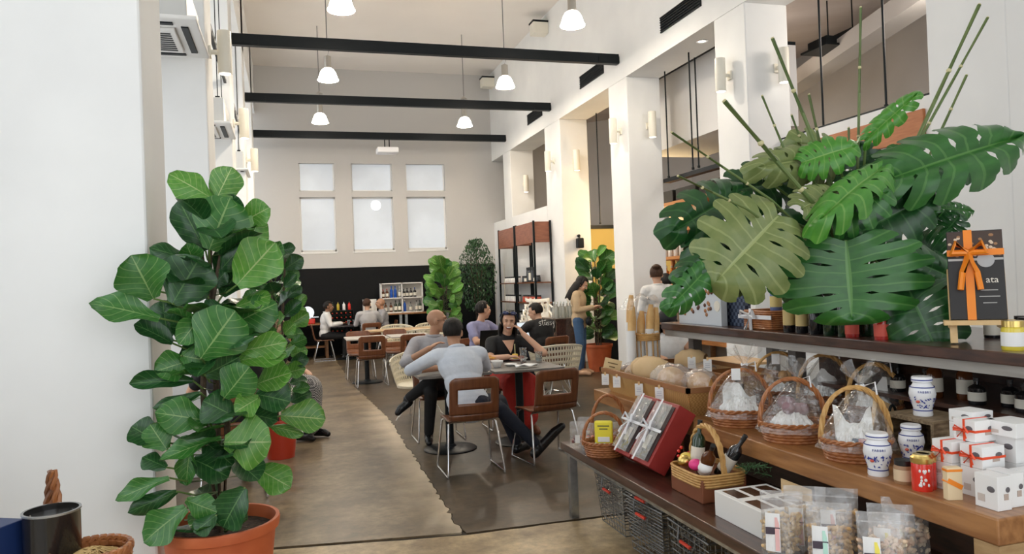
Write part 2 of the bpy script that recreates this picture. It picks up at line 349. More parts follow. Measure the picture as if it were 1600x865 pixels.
struct(MB().span((5.5, 13.86, 2.55), (10, 14.05, 2.62)).build('trim_4', BLACK))
struct(MB().span((5.5, 13.86, 2.0), (10, 13.9, 2.03)).build('trim_5', BLACK))
struct(MB().span((5.5, 17.1, 2.6), (10, 17.2, 6)).build('wall_far_upper', GREYW))
for (xx, yy, zz, e, c) in ((6.3, 12.3, 2.9, 70, (1, .72, .38)), (6.9, 10.0, 4.4, 90, (1, .85, .7)), (6.8, 6.2, 4.4, 70, (1, .9, .8))):  # lamps added to brighten the far room, kept out of sight behind pillars
    t = thing('added_lamp', 'added unseen round white lamp in the room behind the colonnade over the %s' % {12.3: 'kitchen counter', 10.0: 'goods shelves', 6.2: 'white parapet'}[yy], 'lamp', (xx, yy, zz))
    MB().lathe([(.02, .14), (.12, .12), (.15, .04), (.15, .02)], 20).build('housing', CREAM, t, True); MB().lathe([(.0, .0), (.1, .005), (.14, .03)], 20).build('diffuser', M('added_lamp_diffuser', (1, .95, .85), .5, emit=3), t, True)
    MB().cyl((0, 0, .14), (0, 0, 5.1-zz if zz > 3.5 else 2.4), .008).build('cord', BLACK, t)
    l = bpy.data.lights.new('added_lamp_light', 'POINT'); l.energy = e; l.color = c; l.shadow_soft_size = .35; lo = bpy.data.objects.new('added_lamp_light', l); COL.objects.link(lo); lo.parent = t; lo.location = (0, 0, -.15)
for i, (px, y0, y1, Y) in enumerate([(938, 215, 350, 12.6), (1045, 165, 278, 9.9), (1083, 145, 265, 9.0), (1092, 180, 262, 9.2), (1385, -20, 168, 5.9), (1287, 78, 205, 6.6)]):
    q = P(px, y1, Y=Y); 
    tag(MB().cyl((0, 0, 0), (0, 0, 5.25-q.z), .011, n=8).cyl((0, 0, 0), (0, 0, .03), .02, n=8).build('hanging_rod', BLACK, loc=q), ['thin black rod hanging between second-bay pillars by the kitchen wall', 'thin black rod beside the pillar above the goods shelves', 'thin black rod hanging through the middle over goods shelves', 'second thin black rod hanging close to another over goods shelves', 'long thin black rod hanging over the white parapet', 'thin black rod hanging in front of the white duct casing'][i], 'rod')
for i, (px, py, Z) in enumerate([(1070, 177, 4.75), (1295, 78, 4.75), (1333, 66, 4.85)]):
    q = P(px, py, Z=Z); t = thing('ceiling_cassette', ['flat black square cassette hung over the goods shelves', 'flat black square cassette near the duct casing', 'flat black square cassette partly behind the slanting beam'][i], 'air conditioner', q)
    MB().box((0, 0, 0), (.55, .55, .03)).build('panel', BLACK, t); MB().box((0, 0, .08), (.4, .4, .12)).build('body', BLACK, t); MB().cyl((0, 0, .1), (0, 0, .75), .01, n=6).build('rod', BLACK, t)
# ---------------------------------------------------------------- beams, pendants, sconces, vents, air conditioners
BY = (10.5, 13.6, 16.72)
for i, y in enumerate(BY):
    t = thing('cross_beam', ['black steel cross beam over the aisle, closest of three to the shop display', 'black steel cross beam, middle one of three over the aisle', 'black steel cross beam carrying the white projector'][i], 'beam', ((XL+XR)/2, y, 4.81))
    L = XR-XL-.004
    MB().box((0, 0, .075), (L, .10, .15)).build('beam', BLACK, t, bevel=.006)
    for s in (-1, 1): MB().box((s*(L/2-.17), -.052, .06), (.34, .016, .10)).build('end_plate', BLACK, t)
PEND = [(.70, 8.95), (3.6, 8.95), (.70, 12.0), (3.58, 12.0), (.70, 15.1), (3.6, 15.1)]
PT = None
OPAL = M('opal_glass', (1, .95, .86), .25, emit=17, ecol=(1, .90, .78)); ALU = M('brushed_aluminium', (.5, .47, .42), .35, 1)
pl = ['bell pendant lamp hung just before the first cross beam, pillar-wall side', 'bell pendant lamp hung just before the first cross beam, colonnade side', 'bell pendant lamp between first and second beams, air-conditioner side', 'bell pendant lamp between first and second beams, colonnade side', 'bell pendant lamp between second and projector beams, air-conditioner side', 'bell pendant lamp between second and projector beams, colonnade side']
for i, (x, y) in enumerate(PEND):
    if PT is None:
        t = PT = thing('pendant_lamp', pl[0], 'lamp', (x, y, 4.80), 0, 'bell pendant lamps')
        MB().lathe([(.158, 0), (.160, .012), (.148, .025), (.135, .07), (.118, .12), (.09, .165), (.052, .19), (.05, .185), (.085, .158), (.112, .115), (.128, .07), (.14, .025), (.150, .004)], 32).build('shade', OPAL, t, True)
        MB().cyl((0, 0, .19), (0, 0, .37), .055, n=20).cyl((0, 0, .185), (0, 0, .2), .062, n=20).cyl((0, 0, .37), (0, 0, .385), .03, n=12).build('lamp_body', ALU, t, True)
        MB().tube([(0, 0, .38), (.025, 0, .46), (-.01, 0, .52), (0, 0, .57)], .005).build('flex', M('grey_cable', (.3, .29, .28), .6), t, True)
        MB().cyl((0, 0, .57), (0, 0, .6), .065, .03, n=16).cyl((0, 0, .6), (0, 0, .62), .015, n=8).build('hook_cap', ALU, t, True)
        MB().cyl((0, 0, .6), (0, 0, 1.9), .008, n=8).build('stem', M('grey_rod', (.22, .21, .2), .5), t)
        l = bpy.data.lights.new('bulb', 'POINT'); l.energy = 70; l.color = (1, .88, .72); l.shadow_soft_size = .06; lo = bpy.data.objects.new('bulb', l); COL.objects.link(lo); lo.parent = t; lo.location = (0, 0, .04)
    else: dup(PT, (x, y, 4.80), 0, pl[i])
# wall sconces: local -Y is the wall side ... body stands off along +Y
sc = None
def sconce(loc, rz, label, lit=False):
    global sc
    if sc is None:
        sc = t = thing('wall_sconce', label, 'lamp', loc, rz, 'cream cylinder wall sconces')
        MB().lathe([(.0, -.19), (.058, -.19), (.06, -.185), (.06, .185), (.058, .19), (.0, .19)], 24, (0, .13, 0)).build('cylinder', CREAM, t, True)
        MB().box((0, .01, 0), (.08, .02, .10)).build('wall_plate', CREAM, t, bevel=.005); MB().cyl((0, .02, 0), (0, .075, 0), .022).build('arm', CREAM, t, True)
        MB().cyl((0, .13, -.1901), (0, .13, -.192), .05, n=20).build('lens', M('sconce_lens', (1, .95, .85), .4, emit=2), t)
        return t
    return dup(sc, loc, rz, label)
for (px, py, yy, lb) in [(345, 82, 7.14, 'cream wall sconce on the pier closest to the tall fig'), (380, 193, 10.22, 'cream wall sconce on the second pier past the tall fig'), (396, 250, 13.3, 'cream wall sconce on the pier beside the screen wall')]:
    sconce((XL, yy, P(px, py, Y=yy).z), -math.pi/2, lb)
for (px, py, nm) in [(1133, 118, 'second pillar behind the monstera'), (962, 205, 'pillar beside the potted fig and bun-haired woman'), (858, 252, 'pillar carrying the small black speaker')]:
    q = P(px+8, py, X=XR); sconce((XR, q.y, q.z), math.pi/2, 'cream sconce on the aisle face of the '+nm)
for (px, py, Y, nm) in [(1213, 107, 7.2, 'second pillar behind the monstera'), (1013, 197, 10.24, 'pillar beside the potted fig and bun-haired woman'), (897, 252, 13.14, 'pillar carrying the small black speaker'), (819, 288, 16.41, 'last pillar by the display rack')]:
    q = P(px, py, Y=Y); sconce((q.x, Y, q.z), math.pi, 'cream sconce on the broad face of the '+nm)
vt = None
for i, (y0, y1) in enumerate([(8.07, 9.1), (11.03, 12.03), (14.07, 15.0)]):
    lb = 'black slot air vent above the opening ' + ['beside the second pillar behind the monstera', 'over the standing woman in beige', 'over the display rack'][i]
    t = thing('air_vent', lb, 'vent', (XR, (y0+y1)/2, 4.83), 0, 'black slot vents'); L = y1-y0
    MB().span((-.012, -L/2, 0), (.0, L/2, .21)).build('backing', BLACK, t)
    for z in (.0, .195): MB().span((-.022, -L/2, z), (-.01, L/2, z+.015)).build('frame', BLACK, t)
    for kk in range(5): MB().box((-.018, 0, .035+kk*.035), (.014, L, .006)).build('slat', BLACK, t)
ac = None
for i, (px, py) in enumerate([(328, 92), (369, 218), (392, 278)]):
    q = P(px, py, X=-.565); c = q.y-.475; loc = (-.565-.42, c, q.z); lb = ['white ceiling cassette air conditioner hung between the first two piers', 'white ceiling cassette air conditioner hung in the second pier bay', 'white ceiling cassette air conditioner hung in the third pier bay'][i]
    if ac is None:
        ac = t = thing('cassette_air_conditioner', lb, 'air conditioner', loc, 0, 'suspended cassette air conditioners')
        AM = M('ac_plastic', (.78, .77, .74), .4)
        MB().box((0, 0, .015), (.84, .95, .03)).build('panel', AM, t, bevel=.01)
        MB().box((0, 0, .17), (.7, .8, .28)).build('body', M('ac_case', (.6, .6, .58), .4, .3), t, bevel=.008)
        MB().box((0, 0, -.012), (.5, .55, .024)).build('grille', AM, t, bevel=.008)
        for g in range(9): MB().box((0, -.2+g*.05, -.026), (.42, .022, .004)).build('grille_slot', BLACK, t)
        for s in (-1, 1):
            MB().box((s*.32, 0, -.004), (.05, .62, .012)).build('air_louver', BLACK, t, bevel=.004); MB().box((0, s*.37, -.004), (.5, .05, .012)).build('air_louver', BLACK, t, bevel=.004)
        for sx in (-1, 1):
            for sy in (-1, 1): MB().cyl((sx*.28, sy*.3, .2), (sx*.28, sy*.3, 5.6-loc[2]), .006, n=6).box((sx*.28, sy*.3, .33), (.05, .03, .03)).build('hanger_rod', BLACK, t)
        MB().tube([(.1, .3, .3), (.15, .32, .5), (-.1, .35, .55), (-.3, .35, .5)], .03).build('pipe', M('lagging', (.05, .05, .05), .8), t, True)
    else: dup(ac, loc, 0, lb)
for i, (a, c) in enumerate([(4.4, 6.8), (7.5, 9.9), (10.6, 13.0)]):
    t = thing('cable_tray', 'perforated black cable tray strung high in the %s pier bay' % ['first', 'second', 'third'][i], 'cable tray', (XL-.06, (a+c)/2, 4.15), 0, 'black cable trays'); L = c-a
    MB().box((0, 0, 0), (.03, L, .012)).box((.014, 0, .04), (.006, L, .08)).build('tray', BLACK, t)
    for kk in range(12): MB().box((.0175, -L/2+L*(kk+.5)/12, .04), (.002, L/26, .03)).build('perforation', M('tray_gap', (.5, .5, .5), .6), t)
q = P(1071, 63, Z=4.56); t = thing('downlight', 'small recessed downlight in the soffit beside the second pillar', 'lamp', (5.22, q.y, 4.56)); MB().lathe([(.05, -.001), (.075, -.004), (.08, 0), (.05, 0)], 24).build('ring', CHROME, t, True); MB().cyl((0, 0, -.001), (0, 0, 0), .05, n=20).build('lens', M('downlight_lens', (1, .95, .85), .4, emit=1.5), t)
a = P(1240, 236, X=5.33); c = P(1445, 205, X=5.33); tag(MB().box((0, 0, 0), (.03, abs(a.y-c.y), .26)).build('wall_board', M('orange_brown_board', (.40, .13, .04), .5, col2=(.5, .18, .06), scale=6, stretch=(4, 1, 8)), loc=(5.334, (a.y+c.y)/2, (a.z+c.z)/2), bevel=.006), 'long orange-brown board on the white parapet behind the monstera', 'board')
# projector
q = P(605, 236, Y=16.72); t = thing('projector', 'white projector hanging below the far black cross beam', 'projector', (q.x, 16.72, 4.56))
MB().box((0, 0, 0), (.46, .36, .12)).build('casing', M('projector_white', (.86, .86, .88), .4), t, bevel=.02)
MB().cyl((0, .18, 0), (0, .22, 0), .05).build('lens', BLACK, t)
for s in (-.05, .05): MB().box((s, 0, .155), (.02, .03, .20)).build('bracket', BLACK, t)
MB().box((0, 0, .07), (.2, .1, .015)).build('mount_plate', BLACK, t)
# small boxes high on the walls
for i, (px, py, kw) in enumerate([(397, 108, dict(X=XL)), (745, 128, dict(X=XR)), (852, 6, dict(X=XR))]):
    q = P(px, py, **kw); s = 1 if q.x < 0 else -1
    if i == 1: q.y = 17.6
    t = thing('wall_spotlight', 'small white box spotlight with black top, %s' % ['high on the pier side wall', 'high in the corner over the ficus tree', 'high on the colonnade wall before the screen wall'][i], 'lamp', (q.x, q.y, min(q.z, 6.4)))
    MB().box((s*.15, 0, 0), (.3, .25, .22)).build('housing', CREAM, t, bevel=.01); MB().box((s*.15, 0, .125), (.32, .27, .03)).build('top_plate', BLACK, t)
# ================================================================ FURNITURE
def make_chair(label, loc, rz, group):
    t = thing('cutout_chair', label, 'chair', loc, rz, group)
    prof = [(.20, .425), (.19, .44), (.10, .448), (0, .446), (-.10, .443), (-.16, .447), (-.195, .462), (-.215, .49), (-.228, .54), (-.24, .60), (-.252, .66), (-.264, .72), (-.272, .76), (-.278, .80)]
    def at(v):
        x = v*(len(prof)-1); i = min(int(x), len(prof)-2); f = x-i; a, c = prof[i], prof[i+1]
        return a[0]+(c[0]-a[0])*f, a[1]+(c[1]-a[1])*f
    def pt(v):
        def fn(u, vv):
            y, z = at(v[0]+(v[1]-v[0])*vv); w = .205
            g = v[0]+(v[1]-v[0])*vv
            if g > .93: w = .205-.045*((g-.93)/.07)**2
            if g < .06: w = .19+.015*(g/.06)
            s = (u-.5)*2
            return (s*w, y-(.02*s*s if g > .5 else 0)*-1, z-(.012*(1-s*s) if g < .5 else 0))
        return fn
    cut = lambda u, v: .17 < u < .83 and .25 < v < .60
    MB().grid(pt((0, .55)), 10, 12).build('seat', WALNUT, t, 'all', solid=.013)
    MB().grid(pt((.55, 1)), 18, 18, cut).build('backrest', WALNUT, t, 'all', solid=.013)
    for s in (-1, 1):
        x = s*.20; xf = s*.235
        MB().tube([(s*.05, .12, .425), (x-.02*s, .12, .425), (x, .135, .41), (xf, .215, .03), (xf, .215, .012), (xf, .19, .011), (xf, -.20, .011), (xf, -.225, .012), (xf, -.225, .03), (x, -.125, .41), (x-.02*s, -.11, .425), (s*.05, -.11, .425)], .0085, 8).build('leg', CHROME, t, True)
    return t
chairs = [((1.40, 6.12), 0, 'walnut cutout chair under the man in the pale shirt'), ((2.12, 6.25), .15, 'empty walnut cutout chair at the end of the laughing woman\'s table'), ((1.40, 7.52), math.pi, 'walnut cutout chair under the bald man'), ((2.22, 7.78), math.pi, 'walnut cutout chair under the laughing woman'),
          ((1.2, 11.95), 0, 'empty walnut cutout chair backing the aisle joint at the long table'), ((1.82, 11.9), .05, 'empty walnut cutout chair next along at the long table'), ((1.12, 12.95), math.pi, 'walnut cutout chair facing across the long table, near the aisle'), ((1.75, 12.95), math.pi, 'walnut cutout chair across the long table beside another'),
          ((.70, 16.85), -math.pi/2, 'cutout chair under the man in white by the wine rack'), ((1.62, 16.35), .15, 'cutout chair under the man in grey by the bottle cabinet'), ((3.35, 9.75), .35, 'cutout chair under the man in the black T-shirt'), ((2.42, 9.85), math.pi+.6, 'cutout chair under the man in the violet polo'),
          ((3.0, 11.1), 2.8, 'empty cutout chair across from the open silver laptop'), ((3.6, 6.75), 2.75, 'cutout chair under the seated woman in the dark cap'), ((2.02, 16.85), math.pi/2, 'cutout chair under the bald diner facing the wine rack'), ((-.46, 6.15), .1, 'cutout chair behind the tall fig under a diner in black'), ((-.2, 8.35), -2.2, 'cutout chair under the woman in the checked skirt')]
c0 = None
for (x, y), rz, lb in chairs:
    if c0 is None: c0 = make_chair(lb, (x, y, 0), rz, 'walnut cutout chairs')
    else: dup(c0, (x, y, 0), rz, lb)
TOPM = M('table_top_stone', (.16, .15, .14), .3, col2=(.25, .24, .22), scale=10)
def pedestal_table(label, loc, rz, sx, sy, mat, group, h=.74, oval=False):
    t = thing('pedestal_table', label, 'table', (loc[0], loc[1], 0), rz, group)
    if oval: MB().lathe([(.0, h-.03), (.97, h-.03), (1, h-.02), (1, h-.006), (.97, h), (.0, h)], 36, sx=sx/2, sy=sy/2).build('tabletop', mat, t, True)
    else: MB().box((0, 0, h-.0125), (sx, sy, .025)).build('tabletop', mat, t, bevel=.005)
    MB().cyl((0, 0, .02), (0, 0, h-.03), .038, n=16).build('column', BLACK, t, True)
    MB().box((0, 0, h-.033), (.35, .35, .014)).build('spider', BLACK, t)
    MB().lathe([(.0, 0), (.25, 0), (.252, .008), (.235, .018), (.06, .03), (.045, .05), (0, .05)], 32).build('base', BLACK, t, True)
    return t
pedestal_table('grey topped pedestal table between the pale-shirted man and the bald man', (1.41, 6.98), 0, .67, .74, TOPM, 'grey topped cafe tables')
pedestal_table('grey topped pedestal table with glasses and plates before the laughing woman', (2.11, 6.98), 0, .68, .74, TOPM, 'grey topped cafe tables')
pedestal_table('pale topped pedestal table among the empty walnut chairs, near the aisle', (1.18, 12.45), 0, .66, .7, M('pale_table', (.55, .52, .47), .35), 'long table sections')
pedestal_table('pale topped pedestal table among the empty walnut chairs, next along', (1.88, 12.45), 0, .66, .7, MATS['pale_table'], 'long table sections')
pedestal_table('oval oak table in front of the cream tub chairs', (2.15, 14.3), 0, 1.7, .75, M('oak_top', (.52, .34, .17), .4, col2=(.6, .42, .23), scale=5, stretch=(1, 8, 1)), None, oval=True)
pedestal_table('cafe table with a laptop before the man in the violet polo', (2.62, 9.12), 0, .75, .62, M('ash_top', (.6, .38, .18), .4), 'laptop tables')
pedestal_table('cafe table with a silver laptop before the man in black', (3.25, 10.25), .35, .75, .65, TOPM, 'laptop tables')
pedestal_table('small table beside the seated woman in the dark cap', (3.95, 6.2), 0, .6, .6, MATS['ash_top'], None)
pedestal_table('dark table by the wine rack under two diners\' drinks', (1.2, 16.85), 0, .75, .7, M('black_top', (.03, .03, .03), .3), None)
# perforated tub chairs
def tub(label, loc, rz):
    t = thing('perforated_tub_chair', label, 'chair', loc, rz, 'cream perforated tub chairs')
    CM = M('cream_resin', (.74, .68, .53), .45)
    b = MB(); NU, NV = 36, 6
    def pt(a, v):
        th = math.radians(-205+230*a) ; low = .5+.5*math.cos(math.radians(230*(a-.5)))
        top = .62+.15*low; z = .36+(top-.36)*v; r = .21+.085*v**.7
        return Vector((math.cos(th)*r*1.12, math.sin(th)*r, z))
    for i in range(NU):
        for j in range(NV):
            c = [pt((i+da)/NU, (j+dv)/NV) for da, dv in ((0, 0), (1, 0), (1, 1), (0, 1))]; m = sum(c, Vector())/4
            n = [p.lerp(m, .42) for p in c]
            b.add(c+n, [(0, 1, 5, 4), (1, 2, 6, 5), (2, 3, 7, 6), (3, 0, 4, 7)])
    b.build('lattice_shell', CM, t, solid=.012)
    MB().tube([pt(a/30, 1)+Vector((0, 0, .004)) for a in range(31)], .011).build('rim', CM, t, True)
    MB().lathe([(0, .36), (.2, .36), (.235, .375), (.235, .40), (.2, .42), (0, .42)], 28, sx=1.1).build('seat', CM, t, True)
    for s in (-1, 1):
        for e in (-1, 1): MB().tube([(s*.06, e*.06, .36), (s*.21, e*.21, .008), ], .007).build('leg', M('white_wire', (.85, .85, .83), .4), t, True)
        MB().tube([(s*.21, -.21, .012), (s*.1, 0, .2), (s*.21, .21, .012)], .005).build('brace', MATS['white_wire'], t, True)
    return t
tb = tub('cream perforated tub chair behind the laughing woman\'s table', (3.13, 8.75, 0), 0)
for x, y, rz, lb in [(2.05, 15.05, math.pi, 'cream perforated tub chair behind the oval oak table, wine-rack side'), (2.75, 15.05, math.pi, 'cream perforated tub chair behind the oval oak table, ficus side'), (2.25, 13.5, 0, 'cream perforated tub chair before the oval oak table'), (1.42, 8.75, 2.6, 'cream perforated tub chair behind the bald man')]:
    dup(tb, (x, y, 0), rz, lb)
# ---------------------------------------------------------------- bottles and generic vessels
def bottle(label, loc, r, h, mat, capmat, group=None, lab=None, cat='bottle', neck=.32, lean=None, name='bottle'):
    t = thing(name, label, cat, loc, 0, group)
    sh = h*(.62 if neck else .9)
    MB().lathe([(0, 0), (r*.95, 0), (r, r*.1), (r, sh), (r*.8, sh+h*.06), (r*neck, sh+h*.14), (r*neck, h*.93), (0, h*.93)], 14).build('body', mat, t, True)
    MB().cyl((0, 0, h*.88), (0, 0, h), r*neck*1.15, n=12).build('cap', capmat, t, True)
    if lab: MB().lathe([(r*1.02, h*.15), (r*1.02, h*.48)], 14).build('label_band', lab, t, True)
    if lean: t.rotation_euler = lean
    return t
GREENB = M('dark_green_glass', (.012, .035, .014), .08, coat=.5); BROWNB = M('amber_glass', (.10, .03, .008), .1); CLEARB = M('clear_spirit_glass', (.62, .64, .6), .08, trans=.6); BLUEB = M('blue_glass', (.01, .08, .42), .08); BLKB = M('black_glass', (.012, .012, .014), .1, coat=.5)
LABW = M('cream_label', (.8, .76, .66), .6); REDC = M('red_foil', (.5, .03, .02), .35); BLKC = M('black_cap', (.015, .015, .015), .4); GOLD = M('gold_lid', (.78, .58, .2), .28, 1)
# ---------------------------------------------------------------- back of the room
t = thing('back_counter', 'long timber counter with steel legs below the bottle cabinet', 'counter', (2.55, 17.55, 0))
MB().box((0, 0, .915), (2.2, .6, .03)).build('top', MIDWOOD, t)
for x in (-1.0, -.1, .03, 1.0): MB().box((x, -.2, .45), (.06, .06, .9)).build('leg', STEEL, t)
t = thing('bottle_cabinet', 'white four-compartment cabinet of spirit bottles on the back counter', 'cabinet', (2.53, 17.65, .93))
CABW = M('white_board', (.82, .80, .76), .5)
MB().box((0, .12, .35), (.98, .015, .7)).build('back_panel', CABW, t)
for x in (-.48, 0, .48): MB().box((x, 0, .35), (.025, .25, .7)).build('upright', CABW, t)
for z in (.0125, .345, .6875): MB().box((0, 0, z), (.98, .25, .025)).build('shelf', CABW, t)
spec = [(-.43, 1, .2, BROWNB, REDC, 'amber bottle with cream label, end of the cabinet top shelf'), (-.34, 1, .21, BROWNB, REDC, 'amber bottle beside the blue bottles in the cabinet'), (-.24, 1, .27, BLUEB, BLUEB, 'tall blue bottle beside the amber ones in the cabinet'), (-.15, 1, .27, BLUEB, BLUEB, 'tall blue bottle beside the clear one in the cabinet'), (-.05, 1, .26, CLEARB, LABW, 'clear bottle beside the cabinet divider, upper shelf'),
        (.05, 1, .2, BLKB, BLKC, 'short dark labelled bottle beside the divider'), (.13, 1, .21, BLKB, BLKC, 'short dark labelled bottle second past the divider'), (.22, 1, .21, BLKB, BLKC, 'short dark labelled bottle third past the divider'), (.31, 1, .22, BLKB, BLUEB, 'short dark bottle with a blue cap in the cabinet'),
        (-.38, 0, .22, BROWNB, BLKC, 'squat amber bottle alone on the cabinet lower shelf'), (-.26, 0, .22, BROWNB, BLKC, 'squat amber bottle second on the cabinet lower shelf'), (-.15, 0, .27, GREENB, BLKC, 'tall green bottle on the cabinet lower shelf'), (-.06, 0, .27, GREENB, BLKC, 'tall green bottle beside the lower divider'), (.06, 0, .27, BLUEB, PAPER, 'blue and white bottle on the cabinet lower shelf'), (.2, 0, .22, CLEARB, BLKC, 'clear rounded bottle on the cabinet lower shelf'), (.34, 0, .25, CLEARB, BLKC, 'clear bottle with paper label on cabinet lower shelf'), (.42, 0, .25, GREENB, BLKC, 'green bottle against the cabinet end, lower shelf')]
for x, s, h, m, c, lb in spec: bottle(lb, (2.53+x, 17.60, .93+(.3575 if s else .025)), .036, h, m, c, 'cabinet spirit bottles', LABW if m is not BLUEB else None)
t = thing('slicer_table', 'rough wooden table under the red slicing machine', 'table', (.38, 17.6, 0))
MB().box((0, 0, .765), (.9, .6, .03)).build('top', MIDWOOD, t); MB().box((0, 0, .25), (.82, .5, .02)).build('shelf', MIDWOOD, t)
for x in (-.4, .4):
    for y in (-.25, .25): MB().box((x, y, .375), (.06, .06, .75)).build('leg', MIDWOOD, t)
t = thing('slicing_machine', 'red hand-cranked slicing machine with a steel blade', 'slicer', (.33, 17.5, .78))
RED = M('enamel_red', (.72, .03, .015), .25, coat=.5)
MB().box((0, 0, .06), (.42, .34, .12)).build('base', RED, t, bevel=.02); MB().lathe([(.09, .12), (.06, .2), (.05, .3), (.03, .37), (0, .38)], 18, (-.08, 0, 0)).build('column', RED, t, True)
MB().cyl((.06, -.02, .25), (.06, .02, .25), .14, n=28).build('blade', CHROME, t, True); MB().box((.2, 0, .15), (.18, .3, .02)).build('carriage', CHROME, t); MB().tube([(-.08, -.04, .25), (-.08, -.12, .25), (-.08, -.12, .18)], .012).build('crank', CHROME, t, True)
t = thing('wine_rack', 'black rack packed with lying wine bottles beside the man in white', 'rack', (1.12, 17.55, .45))
for z in range(7): MB().box((0, 0, z*.1), (.52, .26, .008)).build('shelf', BLACK, t)
for x in (-.26, .26): MB().box((x, 0, .31), (.012, .26, .62)).build('side', BLACK, t)
for x in (-.24, .24):
    for y in (-.11, .11): MB().box((x, y, -.225), (.02, .02, .45)).build('leg', BLACK, t)
wb0 = MB().lathe([(0, 0), (.036, 0), (.037, .01), (.037, .2), (.014, .24), (.014, .3), (0, .3)], 12).mesh('wine_bottle', GREENB, True); wc = MB().lathe([(.0155, .24), (.0155, .302), (0, .303)], 10).mesh('cap', REDC, True)
for i in range(5):
    for j in range(6):
        o = inst('wine_bottle', wb0, None, (1.12-.2+i*.1, 17.64, .45+j*.1+.0425), (math.pi/2, 0, 0)); tag(o, 'dark wine bottle lying in the black wine rack', 'bottle', 'bottles lying in the wine rack'); inst('cap', wc, o)
for i, (x, m) in enumerate([(-.18, GREENB), (-.06, M('yellow_bottle', (.6, .45, .05), .2)), (.07, PAPER), (.19, RED)]): bottle(['dark green bottle', 'yellow bottle', 'white bottle', 'red bottle'][i]+' standing on top of the wine rack', (1.12+x, 17.5, 1.055), .032, .2, m, BLKC, 'bottles on the wine rack')
t = thing('small_white_shelf', 'small pale box shelf with a bottle, beside the seated man in grey', 'shelf', (1.78, 17.6, .93))
MB().box((0, .1, .17), (.3, .012, .34)).box((-.145, 0, .17), (.012, .2, .34)).box((.145, 0, .17), (.012, .2, .34)).build('case', CABW, t); MB().box((0, 0, .006), (.3, .2, .012)).build('base', CABW, t)
bottle('dark bottle standing in the small pale box shelf', (1.78, 17.57, .942), .035, .26, BLKB, BLKC, None, LABW)
for i, (x, y) in enumerate([(1.22, 16.62), (1.34, 16.66), (1.42, 16.85)]):
    tag(MB().lathe([(.026, 0), (.034, .12), (.031, .12), (.023, .006), (0, .006)], 14).build('drinking_glass', GLASS, loc=(x, y, .74), smooth=True), 'clear tumbler on the dark table by the wine rack', 'glass', 'tumblers by the wine rack')
# tall black rack with brown headboards against the parapet
def rack(label, y0, y1):
    t = thing('display_rack', label, 'rack', (4.74, (y0+y1)/2, 0), 0, 'tall display racks'); L = y1-y0
    for x in (-.17, .17):
        for y in (-L/2+.02, L/2-.02): MB().box((x, y, 1.36), (.035, .035, 2.72)).build('post', BLACK, t)
    for y in (-L/2+.04, L/2-.04): MB().box((0, y, 2.5), (.3, .02, .40)).build('end_board', M('rack_board', (.22, .075, .04), .45, col2=(.3, .11, .06), scale=5, stretch=(1, 1, 6)), t)
    MB().box((-.17, 0, 2.5), (.02, L-.05, .40)).build('head_board', MATS['rack_board'], t)
    for z in (.35, .75, 1.12, 1.52): MB().box((0, 0, z), (.36, L-.02, .025)).build('shelf', WALNUT, t)
    return t
rack('tall black display rack with brown headboard, beside the ficus', 15.05, 16.3); rack('tall black display rack with brown headboard, beside the stacked chairs', 13.75, 14.98)
JARM = {'white': M('white_jar', (.8, .8, .78), .4), 'red': M('red_jar', (.55, .07, .03), .35), 'dark': BLKB, 'olive': M('olive_jar', (.25, .2, .05), .3), 'tan': PALEWOOD}
def jar(label, loc, r, h, mat, lid, group=None, lab=None, name='jar'):
    t = thing(name, label, 'jar', loc, 0, group)
    MB().lathe([(0, 0), (r*.95, 0), (r, h*.05), (r, h*.72), (r*.85, h*.8), (0, h*.8)], 16).build('body', mat, t, True); MB().cyl((0, 0, h*.79), (0, 0, h), r*.92, n=16).build('lid', lid, t, True)
    if lab: MB().lathe([(r*1.02, h*.14), (r*1.02, h*.62)], 16).build('label_band', lab, t, True)
    return t
for sh, z in enumerate((.7625, 1.1325, 1.5325)):
    for rk, (y0, y1) in enumerate(((13.85, 14.9), (15.15, 16.2))):
        n = 7
        for i in range(n):
            c = [['olive', 'white'], ['red', 'white'], ['dark', 'white']][sh][rk]; h = [.17, .14, .30 if rk == 0 and i in (2, 3, 4) else .13][sh]
            jar('%s jar on the %s shelf of the rack beside the %s' % ({'olive': 'olive-coloured', 'white': 'white', 'red': 'red', 'dark': 'dark'}[c], ['lowest stocked', 'middle', 'top'][sh], ['stacked chairs', 'ficus'][rk]), (4.68, y0+(y1-y0)*(i+.5)/n, z), .05, h, JARM['tan' if h == .30 and i == 3 else c] if not (h == .30 and i == 3) else JARM['dark'], GOLD if c == 'olive' else BLKC, 'jars on the racks', LABW if i % 2 and c != 'white' else None)
# stack of white plastic high chairs
HW = M('white_plastic', (.82, .80, .74), .35)
def high_chair(k):
    t = thing('stacking_chair', 'white plastic armchair in the stack before the display rack', 'chair', (4.30+.02*k, 13.25-.05*k, .10*k), math.pi*.92, 'stacked white plastic armchairs')
    MB().grid(lambda u, v: ((u-.5)*.44, .2-.42*min(v*1.8, 1)-.10*max(0, v-.55), .43+max(0, v-.55)/.45*.40-.02*math.sin(u*math.pi)), 8, 14, lambda u, v: v > .68 and v < .95 and (int(u*8) % 2 == 1)).build('shell', HW, t, 'all', solid=.012)
    for s in (-1, 1):
        for y0, y1 in ((.19, .25), (-.2, -.27)): MB().cyl((s*.2, y0, .43), (s*.25, y1, 0), .024, .018, n=8).build('leg', HW, t, True)
        MB().tube([(s*.22, .2, .42), (s*.25, .2, .62), (s*.25, -.1, .66), (s*.22, -.27, .70)], .018).build('armrest', HW, t, True)
for k in range(5): high_chair(k)
t = thing('wall_speaker', 'small black speaker bracketed to the pillar', 'speaker', (P(903, 380, Y=13.14).x, 13.14, P(903, 380, Y=13.14).z))
